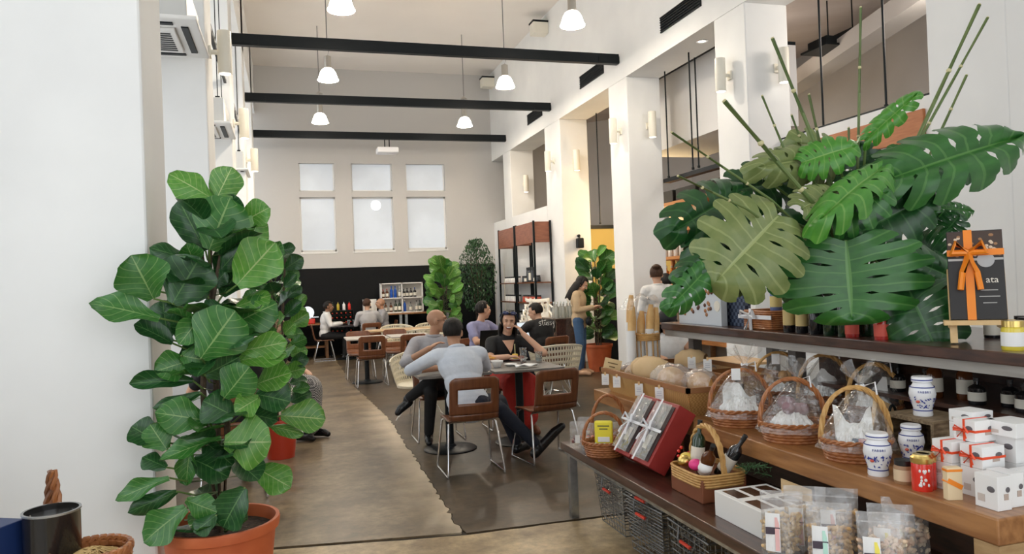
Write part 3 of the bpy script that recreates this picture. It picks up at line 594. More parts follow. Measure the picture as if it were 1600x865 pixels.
MB().box((0, -.1, 0), (.13, .12, .19)).build('cabinet', BLACK, t, bevel=.02); MB().tube([(.02, 0, .14), (.02, -.06, .14), (0, -.09, .09)], .012).build('bracket', BLACK, t, True); MB().cyl((.02, 0, .14), (.02, -.02, .14), .03).build('wall_disc', BLACK, t)
tag(MB().tube([(4.955, 17.5, 2.0), (4.93, 17.2, 1.98), (4.93, 17.2, .6)], .01).build('wall_conduit', CREAM), 'thin cream conduit running down the wall beside the ficus', 'conduit')
# side counter with water bottles
t = thing('side_counter', 'dark wooden side counter holding water bottles by the pillar', 'counter', (4.55, 12.35, 0)); MB().box((0, 0, .885), (.55, .9, .03)).build('top', DARKWOOD, t); MB().box((0, 0, .44), (.5, .85, .86)).build('body', DARKWOOD, t)
for i in range(6): bottle('clear water bottle on the dark side counter', (4.4+.12*(i % 3), 12.15+.14*(i//3), .90), .04, .28, CLEARB, M('pale_cap', (.8, .85, .85), .4), 'water bottles on the side counter')
# goods shelves beyond the colonnade
t = thing('goods_shelves', 'tall timber shelving with glow-tinted planks behind the bun-haired woman', 'shelving', (6.35, 10.75, 0))
GLOW = M('glow_tinted_plank', (.62, .27, .09), .5)  # orange glow on the planks is put into their colour
for z in (.5, .95, 1.4, 1.85, 2.3, 2.75): MB().box((0, 0, z), (.5, 2.4, .05)).build('shelf', GLOW, t)
for y in (-1.2, 0, 1.2): MB().box((.2, y, 1.5), (.06, .06, 3.0)).build('post', MIDWOOD, t)
MB().box((.27, 0, 1.5), (.02, 2.4, 3.0)).build('back_panel', M('shelf_back', (.5, .45, .38), .7), t)
for i in range(3): tag(MB().box((0, 0, .1), (.32, .62, .2)).build('storage_box', M('black_box', (.02, .02, .02), .6), loc=(6.3, 10.0+i*.72, 2.776), bevel=.01), 'black storage box on the top plank of the goods shelves', 'box', 'black boxes on the goods shelves')
for i in range(4): tag(MB().lathe([(.1, 0), (.16, .12), (.15, .12), (.09, .01), (0, .01)], 16).build('wicker_bowl', M('bowl_brown', (.16, .07, .03), .6), loc=(6.3, 9.9+i*.5, 2.326), smooth=True), 'brown wicker bowl on the goods shelves', 'bowl', 'wicker bowls on the goods shelves')
for zz, m, nm, gl in ((1.876, JARM['white'], 'white bottle', 'white bottles on the goods shelves'), (1.426, M('orange_pack', (.75, .25, .04), .4), 'orange bottle', 'orange bottles on the goods shelves'), (.976, BLUEB, 'blue bottle', 'blue bottles on the goods shelves')):
    for i in range(11): bottle(nm+' in a row on the goods shelves', (6.25, 9.75+i*.19, zz), .05, .3, m, LABW, gl)
t = thing('kitchen_counter', 'dark kitchen counter with a mixer tap against the yellow wall', 'counter', (7.0, 13.45, 0))
MB().box((0, 0, .6), (2.6, .6, 1.2)).build('cabinet', BLACK, t); MB().box((0, 0, 1.22), (2.7, .65, .04)).build('top', STEEL, t); MB().tube([(-.6, 0, 1.24), (-.6, 0, 1.6), (-.6, -.12, 1.68), (-.6, -.22, 1.6)], .015).build('tap', CHROME, t, True)
for i in range(3): tag(MB().box((0, 0, .17), (.4, .35, .34)).build('coffee_machine', BLKB, loc=(6.1+i*.55, 13.5, 1.24), bevel=.03), 'black appliance on the kitchen counter', 'appliance', 'black kitchen appliances')
# ---------------------------------------------------------------- table settings
CHINA = M('white_china', (.85, .84, .81), .2)
def plate(label, px, py, r, group, bowl=False, Z=.74):
    q = P(px, py, Z=Z+.01); t = thing('bowl' if bowl else 'plate', label, 'bowl' if bowl else 'plate', (q.x, q.y, Z), 0, group)
    MB().lathe([(0, .004), (r*.5, .0), (r*.6, .004), (r, .06 if bowl else .02), (r*.97, .064 if bowl else .024), (r*.6, .012), (0, .010)], 24).build('dish', CHINA, t, True); return t, q
t, q = plate('wide white plate of orange fries by the laughing woman', 765, 563, .11, 'table crockery'); 
for i in range(10): MB().cyl((rnd(-.06, .03), rnd(-.05, .05), .02+.004*i), (rnd(-.03, .06), rnd(-.05, .05), .022+.004*i), .006, n=6).build('french_fry', M('fries', (.75, .38, .06), .6), t)
t, q = plate('long white plate with a skewered yellow cube', 808, 561, .11, 'table crockery'); MB().box((-.02, 0, .04), (.05, .05, .055)).build('yellow_cube', M('cake_yellow', (.85, .58, .1), .6), t, bevel=.006); MB().cyl((-.02, 0, .06), (-.02, 0, .17), .0035, n=6).build('skewer', M('pale_yellow_stick', (.85, .8, .4), .5), t)
MB().ell((.05, .02, .025), (.04, .03, .02)).build('meat_slice', M('red_meat', (.35, .06, .03), .5), t, True)
plate('small white bowl beside the plate of fries', 777, 572, .06, 'table crockery', True); plate('round white saucer next to the folded napkin', 798, 570, .065, 'table crockery')
for lb, px, py, h, r in [('tall clear glass with dregs on the laughing woman\'s table', 818, 570, .17, .036), ('short clear water glass on the laughing woman\'s table', 842, 566, .11, .04)]:
    q = P(px, py, Z=.74); t = thing('drinking_glass', lb, 'glass', (min(q.x, 2.38), min(q.y, 7.25), .74)); MB().lathe([(0, .0), (r*.8, 0), (r, h), (r*.93, h), (r*.74, .012), (0, .012)], 20).build('tumbler', GLASS, t, True)
    MB().lathe([(0, .013), (r*.73, .013), (r*.78, .035 if h > .15 else .05), (0, .035 if h > .15 else .05)], 18).build('drink', M('cola', (.12, .03, .01), .1) if h > .15 else CLEARB, t, True)
q = P(826, 573, Z=.75); tag(MB().grid(lambda u, v: ((u-.5)*.22, (v-.5)*.10, .012+.022*abs(math.sin(u*5+v*2))), 12, 6).build('napkin', PAPER, loc=(q.x-.02, max(q.y, 6.72), .742), smooth='all', solid=.006), 'crumpled white napkin near the table edge', 'napkin')
def laptop(label, loc, rz, mat, lit):
    t = thing('laptop', label, 'laptop', loc, rz); MB().box((0, 0, .008), (.34, .23, .016)).build('keyboard_base', mat, t, bevel=.004)
    R = Matrix.Rotation(math.radians(-18), 3, 'X'); MB().box((0, .115+.035, .12), (.34, .01, .225), m=R).build('lid', mat, t, bevel=.003)
    c = Vector((0, .115+.035, .12)); MB().box(c+R@Vector((0, -.0065, 0)), (.31, .002, .195), m=R).build('screen', M('screen_on', (.5, .6, .7), .2, emit=.45, ecol=(.75, .85, .95)) if lit else BLACK, t)
    return t
def mark(t, w, h, z, y): MB().box((0, y, z), (w, .002, h)).build('emblem', M('grey_emblem', (.5, .5, .5), .4), t)
q = P(766, 540, Y=9.15); lp = laptop('black laptop seen from its lid, before the man in the violet polo', (q.x, 9.14, .74), math.pi, BLACK, False)
mk = MB().box((0, .1565, .12), (.07, .002, .012), m=Matrix.Rotation(math.radians(-18), 3, 'X')).build('emblem', M('grey_emblem', (.5, .5, .5), .4), lp)
laptop('open silver laptop with a bright screen before the man in black', (3.18, 10.15, .74), .2, M('silver_case', (.6, .61, .62), .3, .8), True)
# ================================================================ PEOPLE
SKIN = M('skin_light', (.62, .36, .24), .5, sub=.05); SKIN2 = M('skin_tan', (.46, .245, .145), .5, sub=.05); SKIN3 = M('skin_brown', (.25, .12, .065), .5)
HAIRB = M('black_hair', (.008, .007, .006), .55, spec=.25, col2=(.016, .012, .010), scale=60, stretch=(1, 1, .2), bump=.5, bscale=80); HAIRBR = M('brown_hair', (.04, .018, .010), .55, spec=.25, col2=(.09, .045, .025), scale=60, bump=.5, bscale=80)
def cloth(name, c, c2=None): return M(name, c, .85, col2=c2 or tuple(x*.82 for x in c), scale=5, bump=.9, bscale=11)
V = Vector
def remesh(o, vox, it=3):
    r = o.modifiers.new('skin', 'REMESH'); r.mode = 'VOXEL'; r.voxel_size = vox; r.use_smooth_shade = True
    s = o.modifiers.new('soften', 'SMOOTH'); s.factor = .5; s.iterations = it
    return o
def person(label, loc, rz, J, skin, top, bottom, shoe, sleeve='short', hair=None, hairmat=None, legs='trousers', vox=.010, scale=1.0, beard=False, smile=False, extra=None, W=1.0):
    """J: joints in the person's own frame (facing +Y, origin on the floor under the pelvis)"""
    t = thing('person', label, 'person', loc, rz)
    pel, neck, head = V(J['pelvis']), V(J['neck']), V(J['head'])
    fwd = V(J.get('face', (0, 1, 0))).normalized(); hup = V(J.get('up', (0, 0, 1))); hr = fwd.cross(hup).normalized(); hup = hr.cross(fwd)
    HM = Matrix((hr, fwd, hup)).transposed()
    sr = V(J.get('sr', (1, 0, 0))).normalized(); hpr = V(J.get('hr', (1, 0, 0))).normalized()
    sp = (neck-pel).normalized(); fw = sp.cross(sr)*1.0; fw = -sr.cross(sp) * -1
    fw = sp.cross(sr).normalized(); SM = Matrix((sr, -fw if False else fw, sp)).transposed()
    sh = {s: neck-sp*.055+sr*s*.175*W for s in (-1, 1)}; hip = {s: pel+hpr*s*.085-V((0, 0, .01)) for s in (-1, 1)}
    arms = {1: J['ra'], -1: J['la']}; lg = {1: J['rl'], -1: J['ll']}
    def torso(b, g=0):
        L = (neck-pel).length
        b.ell(pel+sp*.02, (.155*W+g, .115+g, .13+g), SM); b.ell(pel+sp*L*.36, (.140*W+g, .105+g, .15+g), SM); b.ell(pel+sp*L*.68, (.165*W+g, .115+g, .17+g), SM)
        b.cap(sh[-1]+sr*.02, sh[1]-sr*.02, .058+g, n=12); b.cap(neck-sp*.12, neck-sp*(.01 if g == 0 else .075), .075+g*.3, .055+g*.4)
    def arm(b, s, g=0, upto=2.0):
        e, w, hd = [V(x) for x in arms[s]]
        k = min(upto, 1); b.cap(sh[s], sh[s].lerp(e, k), .052+g, .052+(.040-.052)*k+g)
        if upto > 1: k = upto-1; b.cap(e, e.lerp(w, k), .039+g, .039+(.028-.039)*k+g)
    def hand(b, s):
        e, w, hd = [V(x) for x in arms[s]]; d = (hd-w).normalized(); x, y, d = frame(d, V(J.get('palm%+d' % s, (0, 0, 1))))
        pc = w+d*.045; b.ell(pc, (.040, .016, .052), Matrix((x, y, d)).transposed())
        cu = J.get('curl', .35)
        for i in range(4):
            p0 = pc+d*.04+x*(-.030+.020*i); l = (.036, .042, .038, .029)[i if s > 0 else i]
            p1 = p0+d*l-y*l*cu; p2 = p1+d*l*.7-y*l*(cu*2.2); b.cap(p0-d*.01, p1, .0088, .0082, 8); b.cap(p1, p2, .0082, .0070, 8)
        q0 = pc-d*.02+x*(.034*-s); q1 = q0+d*.035+x*(.026*-s)-y*.01; b.cap(q0, q1, .011, .0095, 8); b.cap(q1, q1+d*.028-y*.008, .0095, .008, 8)
    def leg(b, s, g=0, upto=2.0):
        kn, an, to = [V(x) for x in lg[s]]
        b.cap(hip[s], kn, .085+g, .055+g)
        k = min(upto-1, 1)
        if k > 0: b.cap(kn, kn.lerp(an, k), .054+g, .054+(.036-.054)*k+g)
    def foot(b, s, g=0):
        kn, an, to = [V(x) for x in lg[s]]; d = (to-an); heel = an+V((0, 0, -.045))-d*.12
        b.cap(heel, to.lerp(an, .3), .036+g, .034+g); b.cap(to.lerp(an, .3), to, .034+g, .024+g); b.cap(an, an-V((0, 0, .03)), .036+g, .036+g)
    b = MB(); torso(b)
    for s in (-1, 1): arm(b, s); hand(b, s); leg(b, s); foot(b, s)
    b.cap(neck-sp*.04, head-hup*.06-fwd*.02, .052, .050)
    H = lambda x, y, z: head+hr*x+fwd*y+hup*z
    b.ell(H(0, -.012, .028), (.074, .094, .088), HM, 18, 12); fm = .90 if W < 1 else 1; b.ell(H(0, .022, -.035*fm), (.060*fm, .068, .075*fm), HM, 16, 10); b.ell(H(0, .045, -.085*fm), (.030*fm, .030, .028), HM); b.cap(H(0, .088, .022), H(0, .106, -.012), .010, .014, 8)
    b.ell(H(0, .072, .040), (.052, .022, .016), HM)
    for s in (-1, 1): b.ell(H(s*.077, -.008, -.005), (.012, .020, .032), HM); b.ell(H(s*.036, .066, -.022), (.024, .022, .022), HM)
    remesh(b.build('body', skin, t, 'all'), vox)
    # face
    dark = M('eye_dark', (.02, .014, .012), .3); lip = M('lips', (.42, .13, .11), .5)
    for s in (-1, 1):
        if smile: MB().tube([H(s*(.018+.005*i), .086-.0018*i*i*.4, .012+.004*math.sin(i*.785)) for i in range(5)], .0028, 6).build('eye', dark, t, True)
        else:
            ey = MB().ell(H(s*.031, .083, .010), (.013, .007, .0075), HM, 10, 6).build('eye', M('eye_white', (.8, .78, .75), .3), t, True); MB().ell(H(s*.031, .0895, .010), (.006, .003, .006), HM, 8, 6).build('iris', dark, ey, True)
        MB().tube([H(s*(.014+.009*i), .095-.003*i, .030+.0035*math.sin(i*1.0)) for i in range(4)], .0032, 6).build('eyebrow', hairmat or dark, t, True)
    if smile:
        m = MB().ell(H(0, .083, -.049), (.027, .014, .014), HM, 14, 8).build('mouth', M('mouth_dark', (.16, .03, .03), .5), t, True); MB().ell(H(0, .0865, -.045), (.024, .0135, .008), HM, 12, 6).build('teeth', M('teeth', (.88, .86, .82), .3), m, True)
        MB().tube([H(.028*math.cos(a), .0885-.012*abs(math.cos(a)), -.049+.0145*math.sin(a)) for a in [2*math.pi*i/16 for i in range(16)]], .0032, 6, True).build('lips', lip, m, True)
    else: MB().cap(H(-.018, .088, -.055), H(.018, .088, -.055), .006, .006, 8).build('mouth', lip, t, True)
    # clothes
    b = MB(); torso(b, .014)
    for s in (-1, 1): arm(b, s, .013, {'none': .0, 'short': .62, 'rolled': 1.25, 'long': 1.95}[sleeve]) if sleeve != 'none' else None
    if J.get('untuck'): b.ell(pel-sp*.06, (.165*W, .125, .11), SM)
    remesh(b.build('shirt', top, t, 'all'), max(vox, .010), 5)
    if sleeve in ('long', 'rolled'):
        cb = MB()
        for q in range(16): pass
        for a0 in (1,):
            cb.tube([neck+sp*.012+(sr*math.cos(2*math.pi*i/18)*.066+fw*math.sin(2*math.pi*i/18)*.066) for i in range(18)], .014, 8, True)
        cb.build('collar', top, t, True)
    b = MB()
    if legs == 'trousers' or legs == 'shorts':
        b.ell(pel-V((0, 0, .01)), (.160*W, .122, .125), SM)
        for s in (-1, 1): leg(b, s, .012, 1.93 if legs == 'trousers' else 1.0)
        remesh(b.build('trousers', bottom, t, 'all'), max(vox, .010), 4)
    elif legs == 'skirt':
        b.ell(pel-V((0, 0, .01)), (.165*W, .13, .13), SM)
        k0 = (V(lg[1][0])+V(lg[-1][0]))/2; a0 = (V(lg[1][1])+V(lg[-1][1]))/2
        b.cap(pel, k0, .15, .15); b.cap(k0, a0+V((0, 0, .08)), .15, .15)
        for s in (-1, 1): leg(b, s, .03, 1.85)
        remesh(b.build('skirt', bottom, t, 'all'), .012, 6)
    for s in (-1, 1):
        b = MB(); foot(b, s, .008); remesh(b.build('shoe', shoe, t, 'all'), .008, 2)
    # hair
    if hair:
        hb = MB()
        def shell(u, v):
            th = 2*math.pi*u; ph = -math.pi/2+math.pi*v*.995
            n = 1+.03*math.sin(th*7)*math.cos(ph)
            return H(.083*math.cos(ph)*math.cos(th)*n, -.012+.103*math.cos(ph)*math.sin(th)*n, .034+.097*math.sin(ph))
        def skip(u, v):
            th = 2*math.pi*u; ph = -math.pi/2+math.pi*v; y = math.cos(ph)*math.sin(th); z = math.sin(ph)
            if hair in ('long', 'bob'): return (y > .42 and z < .62) or z < -.9
            if hair == 'fringe': return (y > .3 and z < .25) or z < -.7
            return (y > .25 and z < .62) or (y > -.25 and z < -.05 and hair != 'bun') or z < -.55 or (hair == 'bun' and y > .05 and z < .3)
        hb.grid(shell, 30, 20, skip); hb.build('hair', hairmat, t, 'all', solid=.012)
        if hair in ('long', 'bob', 'fringe'):
            lb = MB(); ln = {'long': .30, 'bob': .13, 'fringe': .24}[hair]
            for i in range(15):
                a = math.radians(172+196*i/14); x = .082*math.cos(a); y = -.015+.088*math.sin(a)
                lb.tube([H(x*.95, y*.95, .04), H(x*1.06, y*1.03, -.04), H(x*1.12, y*1.02-.01, -.04-ln*.5), H(x*.98, y*.98, -.04-ln*(.85+.2*random.random()))], lambda q: .021*(1-.55*q*q), 7)
            remesh(lb.build('hair_length', hairmat, t, 'all'), .010, 2)
        if hair == 'bun': MB().ell(H(.0, -.085, .105), (.055, .05, .042), HM).tube([H(.05*math.cos(a), -.09+.045*math.sin(a), .11) for a in [i*.5 for i in range(13)]], .014, 7).build('hair_bun', hairmat, t, True)
    if extra: extra(t, H, HM, J, dict(sh=sh, sp=sp, sr=sr, fw=fw, neck=neck, pel=pel))
    return t
def sit(**k):
    d = dict(pelvis=(0, 0, .55), neck=(0, .05, 1.03), head=(0, .085, 1.17), ra=((.25, .12, .76), (.14, .36, .79), (.08, .45, .79)), la=((-.25, .12, .76), (-.14, .36, .79), (-.08, .45, .79)),
             rl=((.11, .44, .52), (.11, .40, .09), (.12, .56, .035)), ll=((-.11, .44, .52), (-.11, .42, .09), (-.12, .58, .035))); d.update(k); return d
def stand(**k):
    d = dict(pelvis=(0, 0, .90), neck=(0, .0, 1.36), head=(0, .03, 1.50), ra=((.24, -.02, 1.06), (.18, .2, .98), (.12, .28, 1.0)), la=((-.24, -.02, 1.06), (-.18, .2, .98), (-.12, .28, 1.0)),
             rl=((.09, .02, .48), (.10, -.02, .09), (.12, .16, .035)), ll=((-.09, .02, .48), (-.10, -.02, .09), (-.12, .16, .035))); d.update(k); return d
NAVY = cloth('dark_navy_denim', (.012, .016, .03)); BLKT = cloth('black_cotton', (.012, .012, .013)); PALEB = cloth('pale_blue_cotton', (.68, .73, .80), (.60, .65, .73)); JEANS = cloth('blue_denim', (.05, .11, .22)); SHOEB = M('black_leather', (.012, .012, .013), .25); TAN = cloth('beige_cotton', (.55, .40, .24)); GREYS = cloth('grey_shirt', (.42, .41, .43))
WHITEC = cloth('white_cotton', (.80, .79, .77))
# man in pale shirt, back to us; legs stretched toward the empty chair
def glasses(t, H, HM, J, D, mat=None):
    for s in (-1, 1): MB().tube([H(s*(.031)+.022*math.cos(a), .104, .010+.016*math.sin(a)) for a in [2*math.pi*i/16 for i in range(16)]], .002, 6, True).build('glasses_rim', BLACK, t, True); MB().tube([H(s*.052, .102, .014), H(s*.082, .03, .012), H(s*.083, -.02, .005)], .002, 6).build('glasses_arm', BLACK, t, True)
O = V((1.41, 6.15, 0))
person('man in a pale blue shirt seated with his back to the aisle display', O, 0, sit(neck=(-.04, .20, .99), head=(-.045, .30, 1.125), face=(.45, .9, -.05), pelvis=(0, .0, .55), untuck=True,
       la=((-.42, .42, .81), (-.12, .62, .79), (-.02, .66, .79)), ra=((.26, .38, .80), (.22, .62, .79), (.16, .70, .79)),
       rl=((.34, .26, .50), (.50, .30, .10), (.62, .38, .05)), ll=((.30, .10, .46), (.60, .02, .13), (.85, .07, .27)), hr=(.85, -.5, 0)), SKIN2, PALEB, NAVY, SHOEB, 'rolled', 'short', HAIRB, vox=.007, W=1.12)
def bald_extra(t, H, HM, J, D): glasses(t, H, HM, J, D)
person('bald man in glasses and grey shirt leaning on the cafe table', (1.40, 7.52, 0), math.pi, sit(neck=(.02, .02, 1.03), head=(-.02, .055, 1.185), face=(-1, .25, -.02), ra=((.34, .18, .80), (.12, .34, .94), (.02, .33, 1.0)), la=((-.26, .2, .78), (-.10, .42, .79), (-.02, .48, .79)),
       rl=((.13, .40, .53), (.14, .24, .09), (.16, .36, .035)), ll=((.10, .36, .64), (.34, .28, .46), (.44, .30, .34))), SKIN2, GREYS, BLKT, SHOEB, 'rolled', None, HAIRB, vox=.007, extra=bald_extra, W=1.05)
def sunglasses(t, H, HM, J, D):
    n, sp, sr, fw = D['neck'], D['sp'], D['sr'], D['fw']
    MB().grid(lambda u, v: n-sp*(.02+.13*v)+sr*((u-.5)*.13*(1-v))+fw*(.104+.060*min(1, v*1.5)-.9*((u-.5)*.13*(1-v))**2), 8, 8).build('neckline_skin', SKIN, t, 'all', solid=.006)
    for s in (-1, 1): MB().ell(H(s*.04, .075, .105), (.036, .014, .022), HM).build('sunglasses_lens', M('blue_lens', (.01, .02, .09), .08, coat=1), t, True); MB().tube([H(s*.075, .07, .105), H(s*.092, .01, .08), H(s*.09, -.05, .05)], .005, 6).build('sunglasses_arm', M('blue_frame', (.02, .05, .2), .3), t, True)
    MB().cap(H(-.01, .09, .107), H(.01, .09, .107), .004).build('sunglasses_bridge', BLACK, t, True)
person('laughing woman in a black T-shirt with sunglasses on her hair', (2.22, 7.76, 0), math.pi, sit(neck=(.02, .05, .97), head=(.0, .11, 1.12), face=(.22, 1, -.02), up=(-.10, 0, 1), la=((-.30, .36, .80), (-.13, .20, 1.0), (-.085, .17, 1.08)), ra=((.24, .20, .76), (.10, .40, .79), (.0, .42, .79)), curl=.7,
       rl=((.10, .42, .52), (.10, .46, .09), (.10, .62, .035)), ll=((-.12, .42, .52), (-.12, .42, .09), (-.13, .58, .035))), SKIN, BLKT, cloth('red_skirt', (.55, .03, .02)), M('brown_leather', (.2, .07, .03), .35), 'short', 'bob', HAIRB, 'skirt', .007, smile=True, extra=sunglasses, W=.95)
person('man in a violet polo turned sideways behind a black laptop', (2.42, 9.85, 0), math.pi+.6, sit(head=(-.03, .09, 1.18), face=(-1, .35, .03), la=((-.30, .20, .84), (-.14, .42, .90), (-.06, .48, .92)), ra=((.25, .2, .78), (.08, .40, .84), (-.02, .42, .86))), SKIN, cloth('violet_polo', (.30, .30, .48)), NAVY, SHOEB, 'short', 'short', HAIRB, vox=.009)
def shirt_print(t, H, HM, J, D):
    # white handwriting across the shoulder blades, following the letters on the shirt
    ST = {'S': [[(.9, .9), (.3, 1), (.1, .75), (.8, .4), (.6, .05), (0, .1)]], 't': [[(.45, 1.5), (.4, .1), (.7, 0)], [(-.5, 1.15), (1.6, 1.2)]], 'u': [[(.1, .8), (.15, .1), (.6, .1), (.75, .8), (.8, 0)]], 's': [[(.8, .75), (.2, .75), (.25, .5), (.75, .35), (.6, 0), (.05, .05)]], 'y': [[(.1, .8), (.35, .2), (.7, .3)], [(.85, .85), (.6, -.3), (.3, -.9)]]}
    c = D['pel']+D['sp']*.34; x0 = -.13; sc = .046
    pm = MB()
    for ch in 'Stussy':
        for pl in ST[ch]:
            pts = []
            for a, e in pl:
                xx = x0+a*sc; zz = e*sc*1.15+.03; pts.append(c+D['sr']*xx+D['sp']*zz-D['fw']*(.139-.55*xx*xx*.6))
            pm.tube(pts, .0042, 5)
        x0 += sc*1.0
    for xx in (-.02, .0): pm.ell(c+D['sr']*xx+D['sp']*.1-D['fw']*.137, .005)
    pm.build('chest_print', M('white_print', (.8, .8, .78), .7), t, True)
person('man in a black T-shirt with white scrawled print across his back', (3.35, 9.75, 0), .35, sit(neck=(0, .12, 1.0), head=(-.01, .19, 1.115), face=(-.5, .85, -.25), la=((-.30, .28, .79), (-.20, .48, .79), (-.14, .55, .79)), ra=((.30, .22, .80), (.42, .42, .80), (.46, .5, .80))), SKIN, BLKT, NAVY, SHOEB, 'short', 'short', HAIRB, vox=.009, extra=shirt_print, W=1.15)
def phone(t, H, HM, J, D):
    pass
person('standing woman in beige jacket and jeans looking down at a phone', (4.50, 11.38, 0), -2.15, stand(head=(0, .06, 1.47), face=(0, .75, -.55), up=(0, .45, .9), ra=((.25, .02, 1.06), (.10, .25, 1.10), (.03, .33, 1.13)), la=((-.25, .02, 1.06), (-.10, .25, 1.08), (-.03, .33, 1.11)), untuck=True), SKIN, TAN, JEANS, M('tan_shoe', (.55, .33, .2), .5), 'long', 'long', HAIRB, vox=.009)
q = V((4.50, 11.38, 0))+Matrix.Rotation(-2.15, 3, 'Z')@V((.0, .37, 1.15)); tag(MB().box((0, 0, 0), (.075, .15, .01)).build('phone', BLACK, loc=q, bevel=.003), 'black phone held by the standing woman in beige', 'phone')
t = thing('belt_bag', 'black belt bag at the hip of the woman in beige', 'bag', V((4.50, 11.38, 0))+Matrix.Rotation(-2.15, 3, 'Z')@V((.12, .16, .88)), -2.15); MB().ell((0, .02, 0), (.12, .05, .075)).build('pouch', BLACK, t, True); MB().box((0, .068, .02), (.12, .006, .012)).build('zip', STEEL, t)
person('woman with a hair bun in a white shirt standing with her back turned', (4.70, 9.0, 0), -.1, stand(pelvis=(0, 0, .97), neck=(0, .02, 1.43), head=(0, .05, 1.57), face=(.35, .95, 0), ra=((.24, .05, 1.10), (.16, .28, 1.06), (.1, .36, 1.08)), la=((-.24, .05, 1.10), (-.16, .28, 1.06), (-.1, .36, 1.08)), untuck=True), SKIN, WHITEC, BLKT, SHOEB, 'long', 'bun', HAIRBR, vox=.009)
person('person in tan standing in front of the bun-haired woman', (5.22, 9.7, 0), .2, stand(neck=(0, .02, 1.32), head=(0, .06, 1.46)), SKIN, cloth('tan_jacket', (.42, .31, .2)), BLKT, SHOEB, 'long', 'short', HAIRB, vox=.012)
def cap_hat(t, H, HM, J, D):
    MB().ell(H(0, -.01, .075), (.092, .112, .075), HM, 20, 10).build('cap', M('dark_cap', (.012, .012, .014), .8), t, True)
person('seated woman in a dark cap and white top behind the bread', (3.6, 6.75, 0), 2.75, sit(neck=(0, .06, .95), head=(0, .12, 1.08), face=(.05, .95, -.35)), SKIN2, WHITEC, NAVY, SHOEB, 'none', 'fringe', HAIRB, vox=.009, extra=cap_hat, W=.92)
person('man in white shirt seated side-on beside the wine rack', (.72, 16.85, 0), -math.pi/2, sit(head=(0, .10, 1.15), face=(.1, 1, .0)), SKIN3, WHITEC, BLKT, SHOEB, 'long', 'short', HAIRB, vox=.012)
person('man in grey shirt seated with his back turned near the bottle cabinet', (1.62, 16.35, 0), .15, sit(head=(0, .08, 1.18), face=(.6, .8, 0), ra=((.30, .1, .80), (.2, .34, .79), (.12, .4, .79))), SKIN, cloth('light_grey_shirt', (.50, .49, .50)), BLKT, SHOEB, 'long', 'short', HAIRBR, vox=.012, W=1.1)
person('bald diner half hidden behind the man in grey', (2.02, 16.85, 0), math.pi/2, sit(head=(0, .08, 1.18)), SKIN2, GREYS, BLKT, SHOEB, 'long', None, HAIRB, vox=.012)
person('diner in black seated behind the tall potted fig', (-.46, 6.17, 0), .1, sit(la=((-.28, .2, .78), (-.2, .42, .92), (-.14, .5, .98))), SKIN, BLKT, NAVY, SHOEB, 'short', 'long', HAIRB, vox=.012)
person('woman in a black and white checked skirt seated past the second fig', (-.2, 8.35, 0), -2.2, sit(ra=((.25, .12, .74), (.14, .3, .7), (.1, .38, .68)), la=((-.25, .12, .74), (-.14, .3, .7), (-.1, .38, .68))), SKIN, BLKT, weave_mat('checked_skirt', (.02, .02, .02), (.5, .48, .46), 80, 80, .8), SHOEB, 'short', 'long', HAIRB, 'skirt', .012)
# ================================================================ PLANTS
FIG = [leaf_mat('fig_leaf_deep', (.012, .065, .016), (.022, .10, .022), (.10, .22, .07), .3), leaf_mat('fig_leaf_mid', (.03, .14, .022), (.05, .19, .03), (.22, .36, .12), .32), leaf_mat('fig_leaf_bright', (.075, .25, .03), (.13, .32, .045), (.35, .48, .18), .34), leaf_mat('fig_leaf_yellowing', (.06, .20, .03), (.12, .28, .04), (.4, .5, .2), .36, patch=(.62, .58, .22))]
def fig_mesh(name, mat, cup, wav, seed):
    rg = random.Random(seed); ph = rg.uniform(0, 6)
    def fn(u, v):
        w = (.07+.93*math.sin(math.pi*min(1, v**1.35*.93+.03))**.72) if v < .97 else .30*(1-v)/.03+.05
        w *= .92+.08*math.sin(v*11+ph); s = (u-.5)*2
        x = s*w*.5; z = cup*(s*s)*w*.32 + wav*.05*math.sin(v*9+ph+s*2)*abs(s) - .16*(v-.3)**2*(1 if cup > 0 else .6) + .012*math.sin((v-.5*abs(s))*44)*abs(s)
        return (x, v, z)
    b = MB(); b.grid(fn, 8, 14); me = b.mesh(name, mat, 'all'); return me
FM = [[fig_mesh('leaf', m, c, w, i*7+k) for k, (c, w) in enumerate(((.5, .6), (.25, 1), (-.25, .8)))] for i, m in enumerate(FIG)]
def set_leaf(parent, me, B, T, width, tilt=.0, twist=.0, name='leaf', face=None):
    """leaf from base B to tip T (world), unit mesh is 1 long and 1 wide, its upper side turned to face"""
    d = T-B; L = d.length; y = d/L
    f = (face or (V((0, 0, H))-(B+T)/2)).normalized(); f = (f+V((0, 0, tilt))).normalized()
    x = y.cross(f).normalized(); z = x.cross(y)
    R = Matrix((x, y, z)).transposed()@Matrix.Rotation(twist, 3, 'Y')
    o = bpy.data.objects.new(name, me); COL.objects.link(o); o.parent = parent
    o.matrix_local = Matrix.Translation(B-parent.location)@R.to_4x4()@Matrix.Diagonal((width, L, L, 1))
    return o
STEM = M('fig_stem', (.06, .04, .022), .8, col2=(.12, .08, .05), scale=20); PETI = M('petiole_green', (.12, .2, .05), .5)
def pot(t, r, h, mat, rim=.05):
    MB().lathe([(0, 0), (r*.72, 0), (r*.92, h-rim), (r*.93, h-rim), (r*.98, h-rim+.005), (r, h-.01), (r*.99, h), (r*.93, h), (r*.90, h-.02), (r*.86, h*.7), (0, h*.7)], 36).build('pot', mat, t, True)
    MB().lathe([(0, h-.055), (r*.89, h-.055)], 28).build('soil', SOIL, t)
